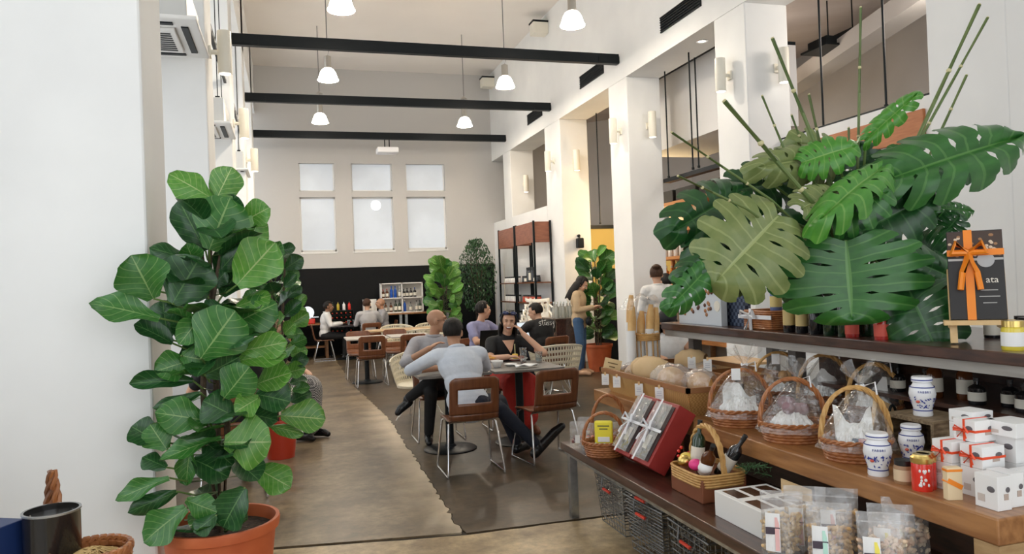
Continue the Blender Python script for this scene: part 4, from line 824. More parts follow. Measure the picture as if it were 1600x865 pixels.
def fig_from_pixels(label, base, h, r, Yc, leaves, trunk, potmat, fill=0, seed=3):
    rg = random.Random(seed); t = thing('fiddle_leaf_fig', label, 'plant', base); pot(t, r, h, potmat)
    tw = [V(p) for p in trunk]
    for k, (p, q) in enumerate(((0, 0), (.05, .06), (-.06, .03))):
        MB().tube([x-base+V((p*math.sin(i), q*math.cos(i*1.3), 0)) for i, x in enumerate(tw)] if k else [x-base for x in tw], lambda s: .017-.009*s, 8).build('stem', STEM, t, True)
    def nearest(B):
        best = min([a.lerp(c, i/8) for a, c in zip(tw[:-1], tw[1:]) for i in range(9)], key=lambda w: (w-B-V((0, 0, -.05))).length); return best
    for (bx, by, tx, ty, w, kind, dy) in leaves:
        Y = Yc+dy; B = P(bx, by, Y=Y); T = P(tx, ty, Y=Y-rg.uniform(-.02, .07)); pxm = Y/FPX/math.cos(YAW)*1.02
        T = B+(T-B)*1.15; set_leaf(t, FM[kind][rg.randrange(3)], B, T, w*pxm*1.32, rg.uniform(.1, .5), rg.uniform(-.35, .35))
        n = nearest(B); MB().tube([n-base, (n.lerp(B, .6)+V((0, 0, -.015)))-base, B-base], .0045, 6).build('petiole', PETI, t, True)
    for i in range(fill):
        n = tw[0].lerp(tw[-1], rg.uniform(.08, .95)); n = nearest(V((n.x, n.y, tw[0].z+(tw[-1].z-tw[0].z)*rg.uniform(.05, 1)))); a = rg.uniform(0, 6.28); L = rg.uniform(.16, .26)
        B = n+V((math.cos(a), math.sin(a), .1))*.05; T = B+V((math.cos(a)*L, math.sin(a)*L, rg.uniform(-.05, .12)))
        if T.x < XL+.03 and T.y > 3.72: continue
        set_leaf(t, FM[rg.choice((0, 0, 1))][rg.randrange(3)], B, T, L*rg.uniform(.65, .85), 0, rg.uniform(-.4, .4), face=V((0, -.3, 1)))
    return t
c1 = lambda x, y: (140+x/2.703, 240+y/2.703); c2 = lambda x, y: (140+x/2.66, 540+y/2.66)
raw1 = [(520, 190, 360, 95, 100, 2, 0), (530, 205, 590, 75, 110, 3, .02), (590, 260, 600, 185, 80, 0, .06), (505, 405, 580, 215, 175, 1, -.06), (490, 410, 390, 225, 95, 0, 0), (645, 290, 740, 235, 90, 2, .02), (650, 390, 720, 285, 100, 2, -.02), (620, 555, 760, 400, 150, 2, -.08), (545, 500, 645, 385, 90, 0, 0), (445, 455, 280, 400, 70, 0, 0), (270, 612, 190, 455, 150, 1, -.1), (210, 560, 145, 475, 60, 1, -.08), (350, 632, 450, 462, 160, 0, -.1), (295, 695, 38, 630, 100, 1, -.14), (350, 800, 215, 725, 80, 0, -.08), (430, 660, 330, 665, 90, 0, -.02), (470, 862, 595, 690, 180, 1, -.16), (600, 722, 765, 640, 130, 1, -.05), (620, 645, 745, 600, 85, 2, 0), (490, 660, 395, 785, 80, 1, -.1), (520, 565, 565, 505, 70, 0, 0), (500, 600, 425, 560, 85, 0, -.03), (640, 832, 808, 800, 85, 2, -.1), (560, 645, 495, 665, 70, 0, -.05), (450, 480, 415, 395, 70, 1, .03), (560, 600, 620, 500, 80, 0, .05), (470, 760, 360, 730, 90, 0, -.02), (330, 780, 310, 640, 100, 0, 0), (560, 690, 690, 740, 100, 0, .02), (520, 740, 640, 840, 110, 0, 0), (430, 760, 470, 860, 110, 0, -.03)]
raw2 = [(430, 145, 200, 150, 58, 0, -.1), (460, 195, 285, 248, 40, 0, -.12), (495, 312, 303, 280, 105, 1, -.12), (560, 215, 650, 105, 120, 1, -.14), (690, 160, 812, 115, 100, 2, -.02), (690, 200, 815, 225, 105, 0, -.06), (600, 292, 490, 235, 115, 0, -.14), (795, 290, 958, 300, 105, 3, 0), (560, 400, 730, 400, 160, 2, -.18), (270, 395, 188, 340, 95, 0, -.12), (320, 430, 260, 340, 95, 1, -.14), (545, 380, 320, 455, 65, 1, -.15), (320, 505, 233, 465, 65, 0, -.13), (430, 470, 560, 530, 130, 0, -.1), (690, 505, 815, 575, 95, 2, .05), (330, 548, 130, 625, 58, 1, -.16), (362, 605, 183, 682, 58, 0, -.16), (400, 672, 242, 795, 105, 1, -.2), (400, 640, 512, 685, 75, 1, -.2), (645, 590, 560, 735, 125, 0, -.22), (525, 705, 445, 765, 65, 0, -.22), (705, 215, 620, 265, 75, 2, -.1), (745, 330, 870, 360, 45, 3, .02), (420, 410, 400, 560, 60, 1, -.1), (600, 470, 690, 540, 100, 0, -.05), (480, 400, 580, 480, 110, 0, -.03), (640, 280, 760, 300, 90, 0, 0), (420, 60, 290, 100, 90, 1, -.08), (380, 40, 480, 60, 100, 1, -.12), (480, 120, 600, 60, 110, 0, -.1), (620, 60, 790, 30, 95, 2, -.1)]
lv = [(*c1(a, b), *c1(c, d), w/2.703, k, dy) for a, b, c, d, w, k, dy in raw1]+[(*c2(a, b), *c2(c, d), w/2.66, k, dy) for a, b, c, d, w, k, dy in raw2]
base = P(346, 800, Z=.50); base = V((base.x+.0, base.y-.12, 0)); base.x = max(base.x, XL+.27); YC = base.y-.02
tr = [base+V((0, 0, .4)), P(340, 690, Y=YC), P(338, 600, Y=YC), P(330, 500, Y=YC), P(328, 400, Y=YC), P(332, 320, Y=YC)]
fig_from_pixels('tall fiddle-leaf fig in a wide terracotta pot beside the white pier', base, .50, .265, YC, lv, tr, TERRA, 46)
# figs further back: built from a crown outline
def fig_free(label, base, r, h, z0, z1, rad, n, potmat, kinds, L=(.2, .3), seed=5, bias=None):
    rg = random.Random(seed); base = V(base); t = thing('fiddle_leaf_fig', label, 'plant', base); pot(t, r, h, potmat)
    for k in range(3): MB().tube([V((.04*math.cos(k*2.1), .04*math.sin(k*2.1), h*.7)), V((.05*math.cos(k*2.1), .06*math.sin(k*2.1), (z0+z1)/2)), V((.1*math.cos(k*2.1), .1*math.sin(k*2.1), z1-.15))], lambda s: .016-.008*s, 8).build('stem', STEM, t, True)
    for i in range(n):
        f = (i+.5)/n; z = z0+(z1-z0)*f; a = i*2.39996+rg.uniform(-.4, .4); rr = rad*(.35+.65*math.sin(math.pi*min(1, .18+.8*f)))*rg.uniform(.3, .75); l = rg.uniform(*L)
        B = base+V((math.cos(a)*rr*.6, math.sin(a)*rr*.6, z-.05)); T = B+V((math.cos(a)*l*.75, math.sin(a)*l*.75, l*rg.uniform(.1, .75)*(1 if f > .4 else .4)))
        if bias and not bias(T): continue
        MB().tube([V((0, 0, z-.12)), (B-base)*.7+V((0, 0, (z-.1)*.3)), B-base], .004, 5).build('petiole', PETI, t, True)
        set_leaf(t, FM[rg.choice(kinds)][rg.randrange(3)], B, T, l*rg.uniform(.6, .8), .3, rg.uniform(-.5, .5))
    return t
fig_free('second fiddle-leaf fig in a red pot behind the tallest one', (-.12, 7.35, 0), .17, .36, .55, 2.0, .38, 70, M('red_glazed_pot', (.55, .05, .02), .35), (0, 1, 1, 2), (.18, .27), 5, lambda T: T.x > XL+.02)
fig_free('fiddle-leaf fig before the black wall beside the bottle cabinet', (3.22, 16.0, 0), .22, .42, .75, 2.05, .5, 60, M('dark_pot', (.03, .03, .03), .5), (1, 2, 2, 3), (.28, .40), 8)
fig_free('fiddle-leaf fig in a terracotta pot by the woman in beige', (4.98, 11.75, 0), .24, .45, .6, 2.0, .42, 58, TERRA, (0, 1, 1, 2), (.26, .36), 11, lambda T: T.x < 5.6)
# ficus with small drooping leaves in the corner
rg = random.Random(21); fb = V((4.2, 16.95, 0)); t = thing('ficus_tree', 'weeping ficus tree with small leaves in the wall corner', 'tree', fb); pot(t, .2, .4, MATS['dark_pot'])
for k in range(3): MB().tube([V((.03*k-.03, .02*k, .3)), V((.08*k-.08, .03*(k-1), 1.2)), V((.16*k-.16, .08*(k-1), 2.1))], lambda s: .02-.013*s, 8).build('trunk', STEM, t, True)
b = MB(); tw = MB()
for i in range(2600):
    th = rg.uniform(0, 6.28); f = rg.random(); z = .95+1.65*f; R_ = .48*math.sin(math.pi*(.12+.83*f))**.7*math.sqrt(rg.random()); c = V((R_*math.cos(th), R_*math.sin(th), z))
    if (fb+c).x > XR-.05 or (fb+c).y > YB-.1: continue
    d = V((rg.uniform(-.6, .6), rg.uniform(-.6, .6), -1)).normalized(); x, y, d = frame(d, V((rg.uniform(-1, 1), rg.uniform(-1, 1), .3))); l = rg.uniform(.05, .08)
    b.add([c, c+d*l*.5+x*l*.22, c+d*l, c+d*l*.5-x*l*.22], [(0, 1, 2, 3)])
    if i % 30 == 0: tw.tube([V((c.x*.2, c.y*.2, z-.25)), c*.6+V((0, 0, z*.4+.03)), c], .003, 5)
o = b.build('foliage', M('ficus_leaf', (.012, .05, .014), .35, col2=(.03, .10, .025), scale=9), t); o['kind'] = 'stuff'
tw.build('twigs', STEM, t)
# ---------------------------------------------------------------- display furniture
ZL, ZM, ZT = .48, .76, 1.21
t = thing('lower_bench', 'low dark wood display bench on steel legs, front tier', 'bench', (1.69, 0, 0))
MB().span((0, 1.95, ZL-.05), (.62, 4.70, ZL)).build('top', DARKWOOD, t, bevel=.006)
MB().span((.02, 1.97, ZL-.075), (.60, 4.68, ZL-.05)).build('apron', STEEL, t)
for y in (4.62, 2.05):
    for x in (.05, .57): MB().box((x, y, (ZL-.075)/2), (.05, .05, ZL-.075)).build('leg', STEEL, t)
t = thing('middle_bench', 'honey-brown block display bench, middle tier', 'bench', (2.075, 0, 0))
MB().span((0, 1.81, ZM-.085), (.72, 5.02, ZM)).build('top', MIDWOOD, t, bevel=.006)
MB().span((0.002, 1.81, 0), (.72, 1.90, ZM-.085)).build('end_panel', M('endgrain', (.36, .22, .1), .5, col2=(.48, .32, .16), scale=6, stretch=(2, 2, 8)), t)
MB().span((.30, 4.93, 0), (.72, 5.02, ZM-.085)).build('end_panel', MIDWOOD, t)
MB().span((.66, 1.9, 0), (.70, 4.93, ZM-.085)).build('back_panel', DARKWOOD, t)
t = thing('top_table', 'high dark table of the display, top tier', 'table', (2.62, 0, 0))
MB().span((0, .8, ZT-.05), (.95, 5.0, ZT)).build('top', DARKWOOD, t, bevel=.005); MB().span((.02, .8, ZT-.095), (.93, 4.98, ZT-.05)).build('apron', M('worn_grey_apron', (.30, .28, .25), .5, col2=(.4, .38, .35), scale=4, stretch=(8, .6, 8)), t)
for y in (4.9, 3.75, 1.2):
    for x in (.22, .88): MB().box((x, y, (ZT-.095)/2), (.07, .07, ZT-.095)).build('leg', M('grey_leg', (.14, .13, .12), .5), t)
MB().span((.24, 1.3, .90), (.92, 3.6, .92)).build('under_shelf', DARKWOOD, t); MB().span((.93, .8, .1), (.95, 4.45, ZT-.1)).build('back_panel', DARKWOOD, t)  # dark back board added to keep the space under the table dark
# ---------------------------------------------------------------- monstera
MON = [leaf_mat('monstera_deep', (.008, .055, .012), (.016, .085, .018), (.05, .15, .04), .28, 8), leaf_mat('monstera_mid', (.02, .11, .018), (.035, .16, .024), (.10, .25, .06), .3, 8), leaf_mat('monstera_bright', (.05, .22, .022), (.085, .28, .032), (.2, .38, .09), .32, 8), leaf_mat('monstera_olive', (.15, .20, .06), (.21, .25, .085), (.32, .37, .15), .4, 8)]
def monstera_mesh(mat, seed, cut=.5, droop=.25):
    rg = random.Random(seed); b = MB(); NL = 6
    def rim(v):
        ph = math.radians(162)*(1-v)**.92; c = math.cos(ph)
        return .5*math.sin(ph)**.85, .33+(.67*c if c > 0 else .50*c)
    for s in (-1, 1):
        gap = [0]+[rg.uniform(.10, .24) for _ in range(NL-1)]+[0]; dep = [0]+[cut*rg.uniform(.45, 1.25) for _ in range(NL-1)]+[0]; hol = [False]+[rg.random() < .5 for _ in range(NL-1)]+[False]
        for k in range(NL):
            NU = 11; NVv = 5; o = len(b.v)
            for i in range(NU+1):
                u = i/NU
                def gp(e):
                    if e in (0, NL): return 0
                    c = dep[e]
                    if u > 1-c: return gap[e]*((u-(1-c))/c)**.6
                    if hol[e] and .18 < u < .18+.5*(1-c-.18): return .10*math.sin(math.pi*(u-.18)/(.5*(1-c-.18)))
                    return 0
                g0, g1 = gp(k), gp(k+1)
                for j in range(NVv+1):
                    f = j/NVv; v = min(1, (k+g0+f*(1-g0-g1))/NL); mx, my = rim(v); e = 1-.07*(abs(f-.5)*2)**2*(u > .85); ym = v*.93
                    x = s*u*e*mx; y = ym+(my-ym)*(u*e)**1.25
                    z = -droop*(u*u)*.22-droop*.5*max(0, y-.3)**2+.05*math.sin(u*math.pi)-.014*math.cos((f-.5)*math.pi*2)*u
                    b.v.append(V((x, y, z))); b.uv[o+i*(NVv+1)+j] = (.5+s*u*.5, (k+f)/8+u*.275)
            for i in range(NU):
                for j in range(NVv):
                    a = o+i*(NVv+1)+j; b.f.append((a, a+1, a+NVv+2, a+NVv+1))
    return b.mesh('leaf', mat, 'all')
MM = [[monstera_mesh(m, i*5+k, (.40, .46, .36)[k], (.25, .5, .8)[k]) for k in range(3)] for i, m in enumerate(MON)]
c4 = lambda x, y: (1020+x/2.403, 200+y/2.403)
VS = V((3.02, 3.42, ZT)); t = mt = thing('monstera_arrangement', 'huge monstera leaf arrangement in a dark vase on the top table', 'plant', VS)
MB().lathe([(0, 0), (.10, 0), (.13, .05), (.14, .14), (.10, .24), (.085, .28), (.095, .30), (.085, .30), (.075, .27), (.12, .14), (0, .03)], 28).build('vase', BLKB, t, True)
ml = [(725, 425, 750, 715, 250, 1, 0, 2.95, .0), (470, 330, 250, 560, 175, 3, 1, 2.98, .1), (330, 240, 95, 370, 95, 0, 1, 3.35, .2), (230, 500, 75, 665, 60, 1, 1, 3.05, .1), (955, 590, 1060, 825, 135, 0, 2, 2.85, .1), (890, 190, 1390, 20, 130, 1, 0, 3.1, .3), (800, 45, 990, -130, 40, 2, 0, 3.2, .2), (690, 110, 420, 130, 75, 3, 1, 3.3, .4), (860, 150, 640, 310, 80, 2, 1, 3.0, .3), (760, 400, 1050, 250, 120, 0, 0, 3.25, .1), (760, 420, 480, 420, 120, 0, 0, 3.25, .0), (1070, 300, 1205, 310, 35, 1, 0, 3.3, .3), (1070, 190, 1230, 140, 50, 0, 0, 3.6, .3), (930, 480, 1210, 590, 70, 0, 2, 3.0, .1), (420, 190, 480, 90, 60, 3, 1, 3.4, .3), (330, 440, 120, 540, 60, 0, 1, 3.1, .1), (640, 340, 880, 230, 90, 1, 1, 3.05, .3), (560, 130, 760, 60, 70, 2, 1, 3.2, .5), (760, 250, 780, 60, 90, 0, 0, 3.4, .2), (1000, 420, 1110, 520, 90, 0, 1, 3.2, .1), (560, 300, 700, 230, 80, 3, 0, 3.0, .5), (1090, 400, 1150, 330, 60, 0, 1, 3.3, .2), (660, 470, 560, 620, 85, 0, 2, 3.1, .0), (860, 520, 930, 660, 90, 0, 2, 3.1, .0), (400, 400, 330, 600, 50, 0, 2, 3.1, .0), (880, 300, 1100, 200, 110, 0, 1, 3.4, .2), (520, 200, 300, 230, 90, 0, 1, 3.5, .3), (700, 200, 560, 60, 90, 3, 1, 3.5, .4), (900, 250, 980, 60, 90, 1, 0, 3.5, .3), (330, 330, 180, 470, 90, 0, 1, 3.3, .1)]
rg = random.Random(4)
for (bx, by, tx, ty, w, kind, k, Y, tilt) in ml:
    B = P(*c4(bx, by), Y=Y); T = P(*c4(tx, ty), Y=Y-rg.uniform(.0, .2)); wpx = w*2/2.403*1.25*Y/FPX/math.cos(YAW)
    T = B+(T-B)*1.08; set_leaf(t, MM[kind][k], B, T, wpx*1.12, tilt, rg.uniform(-.2, .2))
    s0 = V((rg.uniform(-.05, .05), rg.uniform(-.05, .05), .2)); b0 = B-VS; MB().tube([s0, s0.lerp(b0, .5)+V((0, 0, .12)), b0], .007, 7).build('petiole', PETI, t, True)
CANE = M('cut_cane', (.10, .16, .045), .5, col2=(.16, .22, .07), scale=8); CUT = M('cut_end', (.6, .55, .3), .6)
for (x0, y0, x1, y1, Y, r) in [(1132, 158, 1290, 340, 3.0, .011), (1207, 60, 1300, 290, 3.2, .009), (1191, 150, 1245, 280, 3.3, .006), (1237, 180, 1270, 270, 3.4, .006), (1264, 148, 1298, 300, 3.2, .007), (1345, 12, 1340, 280, 3.3, .007), (1530, 8, 1390, 310, 3.2, .010), (1543, 28, 1420, 250, 3.35, .008), (1510, 118, 1440, 270, 3.5, .008), (1050, 207, 1205, 312, 3.0, .006), (1060, 275, 1165, 325, 2.95, .006), (1326, 200, 1328, 270, 3.6, .007)]:
    a = P(x0, y0, Y=Y)-VS; e = P(x1, y1, Y=Y)-VS; foot_ = V((rg.uniform(-.04, .04), rg.uniform(-.04, .04), .22))
    cn = MB().tube([a, a.lerp(e, .5), e, e.lerp(foot_, .5), foot_], r, 8).build('cane', CANE, t, True)
    MB().cyl(a, a+(a-e).normalized()*.006, r*.9, n=8).build('cut_tip', CUT, cn)
    for f in (.35, .75): MB().ell(a.lerp(e, f), r*1.35, None, 8, 6).build('node', CUT, cn, True)
# ================================================================ GOODS ON THE DISPLAY
WICK = M('wicker_brown', (.30, .10, .03), .45, col2=(.44, .17, .055), scale=30, coat=.2); WICKL = M('wicker_honey', (.50, .27, .08), .5, col2=(.62, .37, .13), scale=30); WICKD = M('wicker_dark', (.14, .05, .02), .45, col2=(.24, .09, .03), scale=30)
TISSUE = M('tissue_paper', (.86, .86, .84), .7, bump=.6, bscale=25); KRAFT = M('kraft_paper', (.62, .43, .22), .75, col2=(.7, .5, .28), scale=5, bump=.4, bscale=12); RIB = M('white_ribbon', (.86, .86, .88), .45); ORIB = M('orange_ribbon', (.90, .26, .015), .4); CRUST = M('bread_crust', (.62, .32, .09), .65, col2=(.80, .54, .24), scale=9, bump=.5, bscale=20)
def arch(w, h, n=16, lean=0): return [V((w*math.cos(math.pi*i/n), lean*math.sin(math.pi*i/n), h*math.sin(math.pi*i/n)**.8)) for i in range(n+1)]
def basket(label, loc, rx, ry, h, mat, group=None, handle=.2, rz=0, flare=.82, hmat=None, axis=0, name='wicker_basket'):
    t = thing(name, label, 'basket', loc, rz, group); wv = MB(); n = max(5, int(h/.0125)); K = 22
    for j in range(n):
        f = (j+.5)/n; r = flare+(1-flare)*f
        wv.tube([V((rx*r*math.cos(2*math.pi*i/(2*K))*(1+.022*(1 if (i+j) % 2 else -1)), ry*r*math.sin(2*math.pi*i/(2*K))*(1+.022*(1 if (i+j) % 2 else -1)), h*f)) for i in range(2*K)], h/n*.56, 5, True)
    wv.build('weave', mat, t, True)
    st = MB()
    for i in range(K): a = 2*math.pi*i/K; st.cyl((rx*flare*math.cos(a), ry*flare*math.sin(a), 0), (rx*math.cos(a), ry*math.sin(a), h), .003, n=5)
    st.build('stakes', mat, t)
    rm = MB()
    for ph in (0, math.pi): rm.tube([V((rx*1.03*math.cos(a)*(1+.02*math.cos(a*14+ph)), ry*1.03*math.sin(a)*(1+.02*math.cos(a*14+ph)), h+.006*math.sin(a*14+ph))) for a in [2*math.pi*i/84 for i in range(84)]], .0062, 6, True)
    rm.build('rim', mat, t, True); MB().lathe([(0, .004), (flare*.98, .004)], 24, sx=rx, sy=ry).build('base', mat, t)
    if handle:
        hb = MB(); ac = arch(rx if axis == 0 else ry, handle, 30)
        for ph in (0, 2.09, 4.19):
            pts = []
            for i, p in enumerate(ac):
                a = i*.9+ph; q = V((p.x+.006*math.cos(a), .0075*math.sin(a), p.z+.004*math.cos(a)))
                pts.append((q if axis == 0 else V((q.y, q.x, q.z)))+V((0, 0, h*.8)))
            hb.tube(pts, .0072, 6)
        hb.build('handle', hmat or mat, t, True)
    return t
def wrap(t, rx, ry, h0, top, gx=0, gy=0, seed=1):
    """cellophane drawn up from the basket rim to a tied neck with a ruffled end"""
    rg = random.Random(seed); ph = [rg.uniform(0, 6) for _ in range(4)]
    def fn(u, v):
        a = 2*math.pi*u
        if v < .72: f = v/.72; r = (1.08*(1-f)**.62+.07)*(1+.10*math.sin(a*5+ph[0]+f*3)*f+.05*math.sin(a*9+ph[1])); z = h0*.6+(top-h0*.6)*f
        elif v < .8: f = 1; r = .07; z = top+(v-.72)*.3
        else: f = 1; g = (v-.8)/.2; r = .07+.40*g*(1+.35*math.sin(a*6+ph[2])); z = top+.024+g*.07*(1+.4*math.sin(a*4+ph[3]))
        k = min(1, max(0, f)); return (gx*k+rx*r*math.cos(a), gy*k+ry*r*math.sin(a), z)
    MB().grid(fn, 40, 22).build('cellophane', FILM, t, 'all')
    MB().tube([(gx+.016*math.cos(a), gy+.016*math.sin(a), top+.012+.004*math.sin(3*a)) for a in [i*.52 for i in range(13)]], .004, 6).tube([(gx+.01, gy, top+.01), (gx+.05, gy-.03, top+.03), (gx+.055, gy-.035, top-.02)], .004, 6).build('ribbon_tie', RIB, t, True)
def tissue(t, rx, ry, z, seed, mat=None, hh=.09):
    rg = random.Random(seed)
    for k in range(4):
        a = rg.uniform(0, 6.28); cx, cy = .2*rx*math.cos(a), .2*ry*math.sin(a); p = rg.uniform(0, 6)
        MB().grid(lambda u, v: (cx+(u-.5)*rx*.98, cy+(v-.5)*ry*.98, max(.012, z+hh*(1-((u-.5)**2+(v-.5)**2)*2.6))+.018*math.sin(u*9+p)*math.cos(v*8+p)+.012*math.sin(u*21+v*17)), 12, 12).build('tissue_paper', mat or TISSUE, t)
gb = [(1131, 672, .155, .125, .085, .22, .30, 'gift basket in cellophane closest to the wooden bread trays', WICK), (1208, 697, .145, .12, .085, .22, .27, 'gift basket in cellophane between two others on the bench edge', WICK), (1281, 730, .135, .115, .085, .23, .29, 'honey-handled gift basket in cellophane beside the blue-and-white jars', WICK), (1352, 668, .13, .11, .09, .23, .28, 'gift basket in cellophane before the weathered crate', WICKD), (1205, 640, .15, .12, .09, .24, .31, 'gift basket in cellophane standing under the white-ribboned hamper', WICKD), (1275, 648, .14, .12, .09, .24, .31, 'gift basket in cellophane standing under the dark bottles', WICKD)]
for i, (px, py, rx, ry, h, hd, top, lb, mt_) in enumerate(gb):
    q = P(px, py-6, Z=ZM); q.x = max(q.x+.06, 2.24); t = basket(lb, (q.x, q.y, ZM), rx, ry, h, mt_, 'cellophane gift baskets', hd, -.5, .84, WICKL if i in (2, 3, 4, 5) else WICK, name='gift_basket')
    tissue(t, rx, ry, h*.55, i, None, .085); wrap(t, rx, ry, h, top, .03, .02, i+3)
    if i in (0, 4): MB().box((-.02, -.05, top-.03), (.045, .002, .06)).build('gift_tag', PAPER, t)
    if i in (0, 2, 3, 5): MB().grid(lambda u, v: ((u-.5)*rx*1.1, .02+(v-.5)*.05+.02*math.sin(u*7+i), h*.6+.17*v*(.75+.25*math.sin(u*5+i))+.01*math.sin(u*15)), 10, 8).build('tissue_sheet', TISSUE, t, 'all')
    for k in range(5 if i in (1, 4) else 0): MB().ell((rnd(-.06, .06), rnd(-.05, .05), h+.05+rnd(0, .05)), (.03, .028, .03)).build('wrapped_fruit', M('plum_pack', (.30, .18, .20), .5) if i == 1 else M('amber_pack', (.55, .3, .1), .5) if i == 4 else TISSUE, t, True)
# bread: trays, baguettes, loaves
def tray(label, x0, x1, y0, y1, z, h, mid=True):
    t = thing('bread_tray', label, 'tray', ((x0+x1)/2, (y0+y1)/2, z)); a, c = (x1-x0)/2, (y1-y0)/2; e = .05; WM = weave_mat('woven_tray', (.60, .36, .13), (.46, .25, .08), 90, 90)
    MB().box((0, 0, .006), (2*a-2*e, 2*c-2*e, .012)).build('base', WM, t)
    for sx, sy in ((-1, 0), (1, 0), (0, -1), (0, 1)):
        if sx: pts = [(sx*(a-e), -c+e, 0), (sx*(a-e), c-e, 0), (sx*a, c, h), (sx*a, -c, h)]
        else: pts = [(-a+e, sy*(c-e), 0), (a-e, sy*(c-e), 0), (a, sy*c, h), (-a, sy*c, h)]
        MB().add(pts, [(0, 1, 2, 3)]).build('side', WM, t, solid=.012)
        p, q = V(pts[2]), V(pts[3]); m_ = (p+q)/2; MB().box(m_, (abs(p.x-q.x)+.02, abs(p.y-q.y)+.02, .03)).build('rim_board', M('tray_rim', (.32, .14, .05), .5), t)
    if mid: MB().box((0, 0, h*.5), (2*a-.03, .015, h*.9)).build('divider', MATS['tray_rim'], t)
    return t
tray('woven bread tray at the bench edge with paper bread bags', 2.10, 2.44, 3.72, 4.92, ZM, .15); tray('woven bread tray set behind under the high table', 2.50, 2.86, 3.85, 4.95, ZM, .17)
def bag_bread(label, c, l, w, h, rz, mat, loaf=True):
    t = thing('bread_bag', label, 'bread', c, rz, 'bagged breads'); p = rnd(0, 6)
    MB().grid(lambda u, v: (w*math.cos(2*math.pi*u)*(.35+.65*math.sin(math.pi*min(.97, v*.9+.06))**.5), (v-.5)*l, h*.5+h*.5*math.sin(2*math.pi*u)*(.3+.7*math.sin(math.pi*min(.97, v*.85+.1))**.5)+.004*math.sin(u*30+v*20+p)), 22, 14).build('bag', mat, t, 'all')
    if loaf: MB().ell((0, 0, h*.5), (w*.8, l*.40, h*.40)).build('loaf', CRUST, t, True)
for (px, py, z, l, w, h, rz, m, lb) in [(1005, 590, .80, .24, .06, .09, .5, KRAFT, 'kraft paper bread bag standing beside the baguette basket'), (1028, 592, .80, .26, .065, .10, .4, KRAFT, 'kraft paper bread bag leaning on the tray divider'), (985, 600, .80, .2, .06, .09, .8, BAGFILM, 'pale loaf in clear bag at the tray end'), (1060, 618, .80, .26, .08, .12, .5, BAGFILM, 'large loaf in clear bag beside the first gift basket'), (1085, 612, .82, .24, .07, .11, .2, BAGFILM, 'second clear-bagged loaf beside the first gift basket'), (1080, 560, .84, .22, .07, .10, .6, KRAFT, 'brown paper-wrapped loaf in the rear tray'), (1100, 556, .84, .2, .06, .09, .1, BAGFILM, 'clear-bagged loaf in the rear tray')]:
    rear = py < 570; q = P(px, py, X=2.68 if rear else 2.27); bag_bread(lb, (2.68 if rear else 2.27+(.04 if px % 2 else -.04), min(q.y, 4.82 if not rear else 4.8), ZM+(.085 if m is KRAFT else .03)), l, w*1.05, h*1.9, rz, m, m is BAGFILM)
qb = P(996, 592, Z=ZM+.0); qb = V((2.36, 5.03-.13, ZM))
qb = V((2.66, 5.18, ZM)) if False else V((2.24, 4.86, ZM+.16))
t = thing('baguette_basket', 'tall open wicker basket holding paper-sleeved baguettes', 'basket', (2.47, 4.93, ZM))
for z, n in ((.0, 3), (.12, 5), (.34, 4)):
    for k in range(n): MB().tube([(.085*math.cos(a)*(1+.02*(-1)**i), .085*math.sin(a)*(1+.02*(-1)**i), z+.013*k) for i, a in enumerate([2*math.pi*i/24 for i in range(24)])], .0075, 6, True).build('wicker_hoop', WICKL, t, True)
for i in range(12): a = 2*math.pi*i/12; MB().cyl((.085*math.cos(a), .085*math.sin(a), 0), (.085*math.cos(a), .085*math.sin(a), .39), .005, n=6).build('upright_cane', WICKL, t)
MB().cyl((0, 0, 0), (0, 0, .01), .085, n=20).build('base', WICKL, t)
for i, (dx, dy, hh, lb) in enumerate([(-.13, -.01, .49, 'baguette in white paper leaning outside the wicker cage, outermost'), (-.105, .06, .56, 'tallest baguette in white paper beside the wicker cage'), (.0, -.04, .50, 'baguette in white paper inside the wicker cage, middle'), (.04, .03, .47, 'baguette in white paper inside the wicker cage, rear'), (-.045, .02, .46, 'baguette in white paper inside the wicker cage, low one'), (.045, -.03, .48, 'baguette in white paper inside the wicker cage, pillar side')]):
    hh *= 1.16
    t = thing('baguette', lb, 'bread', (2.47+dx, 4.93+dy, ZM+.012), 0, 'paper-sleeved baguettes')
    MB().tube([(0, 0, .0), (0, 0, hh*.5), (.01, 0, hh*.85), (.02, 0, hh)], lambda s: .030*(1-.5*max(0, s-.75)/.25), 12).build('loaf', CRUST, t, True); MB().cyl((0, 0, 0), (0, 0, hh*.7), .033, .033, n=12, cap=False).build('paper_sleeve', PAPER, t, True)
tag(MB().grid(lambda u, v: ((u-.5)*.26+.0, (v-.5)*.24, .10*(1-(2*u-1)**2)+.02*math.sin(u*11)*math.cos(v*9)), 14, 10).build('plastic_cover', FILM, loc=(2.43, 4.93, ZM+.56), smooth='all'), 'loose clear plastic draped over the baguettes', 'plastic sheet')
